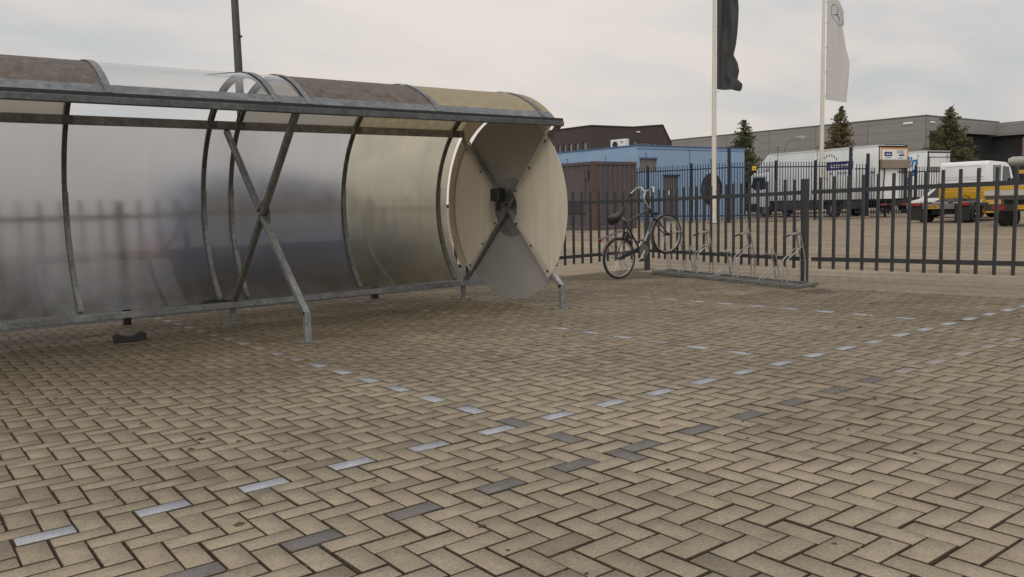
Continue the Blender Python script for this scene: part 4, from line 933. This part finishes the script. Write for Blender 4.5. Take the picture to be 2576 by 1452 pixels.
def box_truck(label, x, y, az, Lb, W, zt, cab=True):
    o = thing('box_truck', label, 'truck', (x, y, -.08), az, 'white box trucks beyond the security fence'); hw = W/2
    m = MB(); m.box((.0, -hw, .98), (Lb, hw, zt)); bx = m.build('cargo_box', BOXW, o, bevel=.05, seg=2, smooth=True)
    m = MB()
    for s in (-1, 1): m.bar((.02, s*(hw+.004), zt-.035), (Lb-.02, s*(hw+.004), zt-.035), .03, .085)
    m.build('roof_edge', CHROME if not cab else WHITE, bx)
    m = MB(); m.bar((.4, -.45, .80), (Lb+2.0, -.45, .80), .1, .22); m.bar((.4, .45, .80), (Lb+2.0, .45, .80), .1, .22); m.box((.1, -hw+.1, .88), (Lb, hw-.1, .975)); m.build('chassis', CHAS, o)
    for xx in (3.05, Lb+.45):
        for s in (-1, 1): vwheel(o, xx, s*(hw-.18), .44, .28, s)
    m = MB()
    for s in (-1, 1): m.box((3.75, s*(hw-.06)-.02, .42), (Lb-.35, s*(hw-.06)+.02, .93)); m.box((.9, s*(hw-.06)-.02, .48), (2.35, s*(hw-.06)+.02, .93))
    m.build('side_skirt', GREYP, o)
    m = MB()
    for s in (-1, 1):
        m.torus((3.05, s*(hw-.18), .46), (0, 1, 0), .56, .06, 20, 6, a0=PI, a1=2*PI)
    m.build('wheel_arch', BLACK, o, smooth=True)
    if cab:
        x0 = Lb+.08; ch = hw-.02
        prof = [(x0, .62), (x0+1.75, .62), (x0+1.83, .95), (x0+1.80, 1.55), (x0+1.52, 2.55), (x0+1.28, 2.74), (x0+.05, 2.76), (x0, 2.7)]
        m = MB(); m.prism(prof, (0, -ch, 0), (1, 0, 0), (0, 0, 1), (0, 2*ch, 0)); cb = m.build('cab', BODYW, o, bevel=.09, seg=3, smooth=True)
        m = MB(); m.prism([(x0+.02, 2.78), (x0+1.22, 2.78), (x0+.95, 3.10), (x0+.15, zt-.02), (x0+.02, zt-.02)], (0, -ch+.06, 0), (1, 0, 0), (0, 0, 1), (0, 2*ch-.12, 0)); m.build('roof_deflector', BODYW, cb, bevel=.08, seg=2, smooth=True)
        m = MB(); m.prism([(x0+1.86, 1.60), (x0+1.82, 1.60), (x0+1.565, 2.50), (x0+1.605, 2.50)], (0, -ch+.12, 0), (1, 0, 0), (0, 0, 1), (0, 2*ch-.24, 0)); m.build('windscreen', DARKGLASS, cb)
        for s in (-1, 1):
            m = MB(); m.prism([(x0+.28, 1.72), (x0+1.10, 1.66), (x0+1.48, 1.86), (x0+1.30, 2.46), (x0+.26, 2.46)], (0, s*ch-.004*s, 0), (1, 0, 0), (0, 0, 1), (0, .016*s, 0)); m.build('side_window', DARKGLASS, cb, bevel=.004)
            m = MB(); m.tube([(x0+.22, s*(ch+.002), .75), (x0+.20, s*(ch+.002), 2.52), (x0+1.36, s*(ch+.002), 2.52), (x0+1.60, s*(ch+.002), 1.75), (x0+1.60, s*(ch+.002), 1.0), (x0+1.15, s*(ch+.002), .75)], .008, 4); m.build('door_seam', CHAS, cb)
            m = MB(); m.box((x0+1.50, s*(ch+.08)-.06, 1.70), (x0+1.58, s*(ch+.08)+.10, 2.25)); m.bar((x0+1.52, s*(ch-.02), 2.3), (x0+1.53, s*(ch+.08), 2.2), .03, .03); m.build('door_mirror', BLACK, cb, bevel=.02)
            m = MB(); m.prism([(x0+.75, 2.62), (x0+.05, 3.0), (x0+.05, 2.62)], (0, s*(ch-.05), 0), (1, 0, 0), (0, 0, 1), (0, .012*s, 0)); m.build('deflector_patch', mat('grey_decal', (.30, .31, .33), .4), cb)
        m = MB(); m.box((x0+.9, -ch-.01, .30), (x0+1.92, ch+.01, .86)); bp = m.build('bumper', CHAS, cb, bevel=.06, seg=2, smooth=True)
        for s in (-1, 1): m = MB(); m.box((x0+1.86, s*.75-.2, .55), (x0+1.935, s*.75+.2, .75)); m.build('headlight', CHROME, bp, bevel=.02)
        m = MB()
        for s in (-1, 1): m.torus((x0+.37, s*(hw-.16), .48), (0, 1, 0), .58, .07, 20, 6, a0=PI, a1=2*PI); m.box((x0-.22, s*(hw-.16)-.12, .45), (x0-.10, s*(hw-.16)+.12, .95))
        m.build('front_wheel_arch', CHAS, cb, smooth=True)
    # rear
    m = MB()
    for s in (-1, 1): m.box((-.035, s*(hw-.05)-.05, .98), (-.001, s*(hw-.05)+.05, zt-.02))
    m.box((-.035, -hw+.10, zt-.14), (-.001, hw-.10, zt-.03)); m.build('rear_frame', WHITE if not cab else CHAS, o)
    m = MB(); m.box((-.03, -hw+.101, 1.0), (-.002, hw-.101, zt-.141)); rd = m.build('rear_door', BOXW, o)
    m = MB(); m.box((-.12, -hw+.05, .62), (.15, hw-.05, .76)); bp = m.build('rear_bumper', CHAS, o)
    for s in (-1, 1): m = MB(); m.box((-.14, s*(hw-.3)-.2, .64), (-.121, s*(hw-.3)+.2, .74)); m.build('tail_light', REDL, bp)
    return o, rd, bx
AZT = math.atan2(.985, .175); rd_ = V(.985, -.175)
Wt = 2.2; c1 = V(41.885, 19.60)+rd_*Wt/2
t1, rd1, bx1 = box_truck('long white box truck with navy side lettering behind the security fence', c1[0], c1[1], AZT, 7.82, Wt, 3.83)
hw = Wt/2; yS = hw+.006
m = MB(); m.box((1.62, hw+.001, 2.64), (3.46, hw+.009, 3.10)); lb = m.build('side_decal', LOGOB, bx1)
text_part('aukocout', .33, WHITE, lb, (2.54, hw+.011, 2.88), (-1, 0, 0), (0, 0, 1), 'lettering', bold=.012)
text_part('de', .24, LOGOB, bx1, (3.15, hw+.004, 2.46), (-1, 0, 0), (0, 0, 1), 'lettering', shear=.25); text_part('transfer', .24, LOGOB, bx1, (2.35, hw+.004, 2.46), (-1, 0, 0), (0, 0, 1), 'lettering', shear=.25)
m = MB()
for k in range(15):
    a = math.radians(25+k*16.5); cx, cz, R_ = 3.25, 2.82, .66; p = (cx-R_*math.cos(a), cz+R_*math.sin(a))
    if 2.6 < p[1] < 3.13 and p[0] < 3.5: continue
    d = (-math.cos(a+.6), math.sin(a+.6)); q = (-d[1], d[0])
    m.add([(p[0]+d[0]*u+q[0]*v, hw+.007, p[1]+d[1]*u+q[1]*v) for u, v in ((-.07, -.035), (.07, -.035), (.07, .035), (-.07, .035))], [(0, 1, 2, 3)])
m.build('dotted_arc_decal', mat('teal_dots', (.06, .10, .12), .4), bx1, recalc=False)
m = MB(); m.box((-.11, -hw+.03, 3.06), (-.036, hw-.03, 3.69)); sg = m.build('rear_sign_panel', BOXW, t1)
m = MB(); m.box((-.118, -hw+.03, 3.61), (-.111, hw-.03, 3.69)); m.box((-.118, -hw+.03, 3.06), (-.111, -hw+.11, 3.609)); m.box((-.118, hw-.11, 3.06), (-.111, hw-.03, 3.609)); m.build('orange_border', ORG, sg)
m = MB(); m.box((-.116, .20, 3.24), (-.111, .80, 3.47)); d1 = m.build('navy_decal', LOGOB, sg); text_part('aukocout', .10, WHITE, d1, (-.118, .5, 3.355), (0, -1, 0), (0, 0, 1), bold=.004)
text_part('de transfer', .09, LOGOB, sg, (-.114, .5, 3.17), (0, -1, 0), (0, 0, 1)); text_part('voor transport', .085, LOGOB, sg, (-.114, -.45, 3.52), (0, -1, 0), (0, 0, 1), bold=.003); text_part('door Nederland', .085, LOGOB, sg, (-.114, -.45, 3.42), (0, -1, 0), (0, 0, 1), bold=.003)
m = MB(); m.box((-.116, -.75, 3.25), (-.111, -.35, 3.34)); m.build('navy_decal', LOGOB, sg); text_part('bel direct', .08, LOGOB, sg, (-.114, -.5, 3.15), (0, -1, 0), (0, 0, 1), bold=.003)
m = MB(); m.box((-.26, -hw-.04, 2.60), (-.04, hw-.05, 3.03)); m.build('raised_tail_lift', BEIGE, t1, bevel=.02)
m = MB()
for s in (-1, 1):
    m.tube([(-.15, s*.8, 2.6), (-.10, s*.85, 1.0)], .035, 6)
    m.build('lift_arm', CHAS, t1); m = MB()
m = MB(); m.box((-.06, -hw+.2, 3.76), (.02, hw+.02, 3.80)); m.tube([(-.05, hw-.4, 3.84), (-.05, -hw+.4, 3.86), (-.05, -hw, 3.80)], .02, 5); m.build('roof_cable', CHAS, t1)
c2 = V(51.2, 21.55)+rd_*1.1
t2, rd2, bx2 = box_truck('white box truck with cyan side lettering and a roller door', c2[0], c2[1], AZT, 6.6, 2.2, 3.83)
text_part('lin', .86, CYAN, bx2, (1.12, 1.106, 3.18), (-1, 0, 0), (0, 0, 1), 'lettering', shear=.25, bold=.03)
text_part('e', .74, CYAN, bx2, (.98, 1.106, 2.58), (-1, 0, 0), (0, 0, 1), 'lettering', shear=.2, bold=.03); text_part('le', .62, CYAN, bx2, (1.28, 1.106, 1.95), (-1, 0, 0), (0, 0, 1), 'lettering', shear=.2, bold=.03)
m = MB(); m.box((-.045, -.95, 2.52), (-.031, .92, 2.85)); m.build('rear_band', BEIGE, rd2)
m = MB(); m.box((-.05, -1.0, 3.42), (-.036, 1.0, 3.46)); m.box((-.05, .93, 1.0), (-.036, .98, 3.42)); m.build('door_seal', CHAS, rd2)

# white and yellow crew cab tractor (heading +x)
tw = thing('tow_truck', 'white and yellow crew cab tow tractor with bare rear chassis behind the gate', 'tow truck', (34.6, 12.98, -.08))
m = MB(); m.box((.05, -1.02, .66), (2.2, 1.02, .80)); m.box((.0, -.50, .60), (2.3, -.36, .86)); m.box((.0, .36, .60), (2.3, .50, .86)); m.box((.3, -.45, .35), (5.4, .45, .655)); m.build('chassis', CHAS, tw)
m = MB(); m.box((.10, -.75, .805), (1.9, .75, .86)); m.build('deck_plate', mat('light_deck', (.33, .31, .27), .6), tw)
m = MB(); m.prism([(.5, .87), (1.5, .87), (1.35, 1.0), (.75, .93)], (0, -.45, 0), (1, 0, 0), (0, 0, 1), (0, .9, 0)); m.build('fifth_wheel', CHAS, tw)
for s in (-1, 1):
    vwheel(tw, .80, s*.90, .36, .42, s)
    m = MB(); m.torus((.80, s*.90, .38), (0, 1, 0), .46, .035, 20, 6, a0=PI, a1=2*PI)
    vs = []
    for i in range(15):
        a = PI*i/14; vs += [(.80+.46*math.cos(a), s*.66, .40+.46*math.sin(a)), (.80+.46*math.cos(a), s*1.14, .40+.46*math.sin(a))]
    m.add(vs, [(2*i, 2*i+1, 2*i+3, 2*i+2) for i in range(14)]); m.build('rear_mudguard', CHAS, tw, smooth=True, recalc=False)
    m = MB(); m.box((.06, s*.90-.30, .10), (.085, s*.90+.30, .70)); m.build('mud_flap', RUBBER, tw)
    m = MB(); m.box((-.02, s*.98-.20, .70), (.05, s*.98+.20, .84)); m.build('tail_light', REDL, tw, bevel=.02)
m = MB(); m.box((-.015, -.60, .58), (.04, .68, .80)); rp = m.build('rear_panel', mat('grey_rear_panel', (.16, .15, .14), .5), tw)
m = MB(); m.box((-.025, .02, .60), (-.016, .56, .73)); pl = m.build('number_plate', PLATE, rp); text_part('BN-VF-83', .105, CHAS, pl, (-.027, .29, .665), (0, -1, 0), (0, 0, 1), bold=.004)
m = MB(); m.tube([(1.3, -.35, .87), (1.2, -.38, 1.02), (1.35, -.42, 1.12), (1.6, -.45, 1.05), (1.8, -.45, .92)], .018, 6); m.tube([(1.2, .1, .92), (1.6, .12, 1.0), (1.9, .15, .98)], .02, 6); m.build('air_hose', BLACK, tw, smooth=True)
XC = 2.05   # cab rear wall
m = MB(); m.prism([(XC, .98), (XC+3.0, .98), (XC+3.72, 1.02), (XC+3.74, 1.36), (XC+2.75, 1.62), (XC+2.28, 2.30), (XC+1.9, 2.50), (XC+.12, 2.55), (XC+.0, 2.44)], (0, -1.0, 0), (1, 0, 0), (0, 0, 1), (0, 2.0, 0)); cbw = m.build('cab', BODYW, tw, bevel=.10, seg=3, smooth=True)
m = MB(); m.prism([(XC-.012, .95), (XC+3.745, .95), (XC+3.75, 1.05), (XC+3.0, 1.30), (XC-.012, 1.66)], (0, -1.008, 0), (1, 0, 0), (0, 0, 1), (0, 2.016, 0)); ylb = m.build('yellow_lower_body', YELP, tw, bevel=.05, seg=2, smooth=True)
m = MB(); m.prism([(XC+.05, .34), (XC+3.55, .34), (XC+3.70, .948), (XC-.01, .948)], (0, -.985, 0), (1, 0, 0), (0, 0, 1), (0, .20, 0)); m.prism([(XC+.05, .34), (XC+3.55, .34), (XC+3.70, .948), (XC-.01, .948)], (0, .785, 0), (1, 0, 0), (0, 0, 1), (0, .20, 0)); m.build('yellow_sill', YELP, tw, bevel=.03)
m = MB()
for z in (1.10, 1.22, 1.38): m.bar((XC-.016, -.85, z), (XC-.016, .85, z), .012, .018)
m.build('panel_rib', mat('shaded_yellow', (.40, .21, .006), .4), ylb)
m = MB(); m.tube([(XC-.006, .80, 1.70), (XC-.006, .80, 2.28), (XC-.006, .72, 2.36), (XC-.006, -.68, 2.36), (XC-.006, -.76, 2.28), (XC-.006, -.76, 1.9)], .014, 5); m.build('pressed_panel', BODYW, cbw, smooth=True)
m = MB()
for z in (1.78, 1.88): m.bar((XC-.004, -.85, z), (XC-.004, .85, z), .010, .012)
m.build('panel_seam', mat('grey_seam', (.22, .23, .24), .5), cbw)
for s in (-1, 1):
    m = MB(); m.prism([(.72, 1.70), (1.36, 1.70), (1.36, 2.33), (.66, 2.33)], (XC-.15, s*1.0-.004*s, 0), (1, 0, 0), (0, 0, 1), (0, .012*s, 0)); m.build('rear_side_window', mat('pale_reflecting_glass', (.20, .23, .23), .08, 0, .1, 1), cbw)
    m = MB(); m.tube([(XC+.55, s*1.006, 1.69), (XC+.50, s*1.006, 2.35), (XC+1.22, s*1.006, 2.35), (XC+1.22, s*1.006, 1.69)], .015, 5, closed=True); m.build('window_seal', CHAS, cbw)
    m = MB(); m.prism([(1.52, 1.66), (2.42, 1.66), (2.12, 2.30), (1.52, 2.33)], (XC-.08, s*1.0-.004*s, 0), (1, 0, 0), (0, 0, 1), (0, .012*s, 0)); m.build('front_side_window', DARKGLASS, cbw)
    m = MB(); m.box((XC+2.35, s*1.08-.1, 1.62), (XC+2.45, s*1.08+.1, 1.82)); m.build('door_mirror', BLACK, cbw, bevel=.03)
    vwheel(tw, 4.85, s*.82, .36, .24, s)
m = MB(); m.prism([(XC+2.76, 1.66), (XC+2.30, 2.28), (XC+2.33, 2.30), (XC+2.80, 1.66)], (0, -.86, 0), (1, 0, 0), (0, 0, 1), (0, 1.72, 0)); m.build('windscreen', DARKGLASS, cbw)
m = MB(); m.tube([(3.3, -.98, .30), (3.55, -1.0, .24), (3.8, -.98, .27)], .04, 8); m.build('exhaust', CHROME, tw, smooth=True)

# flat trailer with drop sides, cropped by the frame
tr = thing('flat_trailer', 'yellow striped flatbed trailer with red tail lights at the right', 'trailer', (31.0, 8.70, -.08))
m = MB(); m.box((0, -1.05, 1.05), (3.4, 1.02, 1.10)); m.box((.1, -.5, .78), (3.4, -.4, 1.05)); m.box((.1, .4, .78), (3.4, .5, 1.05)); m.box((.04, -1.0, .96), (.12, 1.0, 1.045)); m.build('chassis', mat('trailer_steel', (.10, .09, .08), .6, .2, .2, 4), tr)
DROP = mat('weathered_white_board', (.46, .44, .39), .5, 0, .06, 1.5)
def board(lo, hi, ax):
    m = MB(); m.box(lo, hi); b = m.build('drop_side', DROP, tr, bevel=.008)
    m = MB(); z0 = 1.30
    if ax == 0: m.box((lo[0]-.006, lo[1]+.01, z0), (lo[0]-.0005, hi[1]-.01, z0+.14))
    else: m.box((lo[0]+.01, hi[1]+.0005 if ax > 0 else lo[1]-.006, z0), (hi[0]-.01, hi[1]+.006 if ax > 0 else lo[1]-.0005, z0+.14))
    m.build('yellow_stripe', YELP, b); return b
board((-.03, -1.04, 1.10), (.02, 1.02, 1.57), 0); board((.03, .985, 1.10), (3.4, 1.025, 1.57), 1); board((.03, -1.06, 1.10), (3.4, -1.02, 1.57), -1)
m = MB(); m.box((-.045, .50, 1.08), (-.031, .58, 1.62)); m.box((-.045, -.6, 1.08), (-.031, -.52, 1.62)); m.build('corner_latch', GALV_D, tr)
m = MB(); m.box((-.02, -1.0, .56), (.06, 1.0, .80)); lbm = m.build('light_bar', CHAS, tr)
for y in (.50, -.85): m = MB(); m.box((-.04, y-.19, .60), (-.021, y+.25, .76)); m.build('tail_light', REDL, lbm)
m = MB(); m.box((-.035, -.30, .62), (-.021, .02, .76)); pl = m.build('number_plate', PLATE, lbm); text_part('47-WJ-LT', .07, CHAS, pl, (-.037, -.14, .69), (0, -1, 0), (0, 0, 1))
for xx in (.9, 1.65):
    for s in (-1, 1): vwheel(tr, xx, s*.70-.02, .32, .24, s)
m = MB(); m.cyl((.5, .34, 2.28), (.5, -.85, 2.30), .17, 18); m.cyl((.5, .42, 2.27), (.5, .3401, 2.28), .14, 18); cr_ = m.build('winch_drum', mat('dull_silver', (.40, .40, .37), .4, .5, .15, 4), tr, smooth=True)
m = MB(); m.bar((.5, -.18, 1.10), (.5, -.18, 2.12), .16, .16, (1, 0, 0)); m.bar((.5, -.05, 2.47), (.5, -.05, 3.1), .12, .12, (1, 0, 0)); m.build('crane_post', mat('pinkish_primer', (.20, .13, .11), .6), tr)
m = MB(); m.box((.35, -.20, 1.85), (.42, .10, 1.98)); m.build('yellow_clamp', YELP, tr)

# white people carrier beyond the tow truck and the dark blue car behind the shelter
def people_carrier(name, label, loc, rz, Lc_, H_, W_, paint, stripe=None, lens=REDL):
    o = thing(name, label, 'car', loc, rz); hw = W_/2
    st = [(0, .45, .85, .80), (.12, .30, .98, .88), (.6, .26, 1.0, .94), (1.6, .26, 1.0, .97), (2.7, .26, 1.0, .97), (Lc_-.75, .26, .98, .95), (Lc_-.28, .30, .86, .88), (Lc_, .42, .70, .70)]
    vs = []; n = len(st)
    for x, zs, zb, w in st:
        w *= hw; vs += [(x, -w*.93, zs), (x, -w, zs+.18), (x, -w*.985, zb-.08), (x, -w*.88, zb), (x, w*.88, zb), (x, w*.985, zb-.08), (x, w, zs+.18), (x, w*.93, zs)]
    m = MB(); m.add(vs, [(i*8+k, i*8+(k+1) % 8, (i+1)*8+(k+1) % 8, (i+1)*8+k) for i in range(n-1) for k in range(8)]+[tuple(range(7, -1, -1)), tuple(range((n-1)*8, n*8))])
    bd_ = m.build('body', paint, o, bevel=.03, seg=2, smooth=True)
    gh = [(.10, .98, .86), (.42, H_-.12, .74), (.8, H_, .70), (2.0, H_+.01, .71), (Lc_-1.75, H_-.08, .68), (Lc_-.72, .95, .84)]
    vs = []
    for x, z, w in gh: w *= hw; vs += [(x, -.90*hw, .95), (x, -w-.03, max(.951, z-.10)), (x, -w+.06, max(.952, z)), (x, w-.06, max(.952, z)), (x, w+.03, max(.951, z-.10)), (x, .90*hw, .95)]
    m = MB(); n = len(gh); m.add(vs, [(i*6+k, i*6+(k+1) % 6, (i+1)*6+(k+1) % 6, (i+1)*6+k) for i in range(n-1) for k in range(6)]+[tuple(range(5, -1, -1)), tuple(range((n-1)*6, n*6))])
    m.build('roof', paint, o, bevel=.02, smooth=True)
    for s in (-1, 1):
        def side(x, z): t = (z-.95)/(H_-.10-.95); return s*(hw*(.90*(1-t)+.735*t)+.035)
        for xa, xb, xc, xd in ((.42, .62, 1.45, 1.45), (1.55, 1.55, 2.45, 2.40), (2.55, 2.50, Lc_-1.12, Lc_-1.75)):
            z0, z1 = 1.02, H_-.20
            m = MB(); m.add([(xa, side(xa, z0), z0), (xc, side(xc, z0), z0), (xd, side(xd, z1), z1), (xb, side(xb, z1), z1)]+[(xa, side(xa, z0)-.05*s, z0), (xc, side(xc, z0)-.05*s, z0), (xd, side(xd, z1)-.05*s, z1), (xb, side(xb, z1)-.05*s, z1)], [(0, 1, 2, 3), (7, 6, 5, 4), (0, 4, 5, 1), (1, 5, 6, 2), (2, 6, 7, 3), (3, 7, 4, 0)])
            m.build('side_window', DARKGLASS, o)
        for xx in (.85, Lc_-.85): vwheel(o, xx, s*(hw-.13), .31, .20, s, .62)
        m = MB(); m.box((-.02, s*(hw-.22)-.09, .62), (.06, s*(hw-.22)+.09, .98)); m.build('tail_light', lens, o, bevel=.02)
        m = MB(); m.box((Lc_-.20, s*(hw-.36)-.14, .60), (Lc_-.02, s*(hw-.36)+.14, .74)); m.build('headlight', CHROME, o, bevel=.03)
        if stripe:
            m = MB(); m.prism([(.3, .62), (Lc_-.32, .58), (Lc_-.45, .70), (.3, .74)], (0, s*hw*.99, 0), (1, 0, 0), (0, 0, 1), (0, .012*s, 0)); m.build('green_stripe', stripe, o)
    m = MB(); m.add([(Lc_-.78, -hw*.76, 1.0), (Lc_-.78, hw*.76, 1.0), (Lc_-1.62, hw*.62, H_-.12), (Lc_-1.62, -hw*.62, H_-.12), (Lc_-.75, -hw*.76, .98), (Lc_-.75, hw*.76, .98), (Lc_-1.60, hw*.62, H_-.09), (Lc_-1.60, -hw*.62, H_-.09)], [(0, 1, 2, 3), (7, 6, 5, 4), (0, 4, 5, 1), (1, 5, 6, 2), (2, 6, 7, 3), (3, 7, 4, 0)]); m.build('windscreen', DARKGLASS, o)
    m = MB(); m.box((-.04, -.27, .62), (.02, .27, .73)); m.build('number_plate', PLATE, o)
    return o
people_carrier('parked_car', 'white people carrier with green stripe half hidden by the tow truck', (42.4, 13.6, -.08), PI/2, 4.4, 1.85, 1.8, BODYW, GREEN)
people_carrier('parked_car', 'plain white car at the right edge beyond the tow truck', (46.2, 8.3, -.08), PI/2, 4.3, 1.55, 1.75, BODYW)
people_carrier('parked_car', 'dark blue car seen blurred through the frosted shelter panels', (2.75, 9.6, float(gz(5, 10.0))), 0, 4.5, 1.86, 1.8, mat('dark_blue_car_paint', (.010, .028, .12), .3, 0, .05, 2, coat=.5), None, mat('bright_red_lens', (.62, .03, .03), .25))
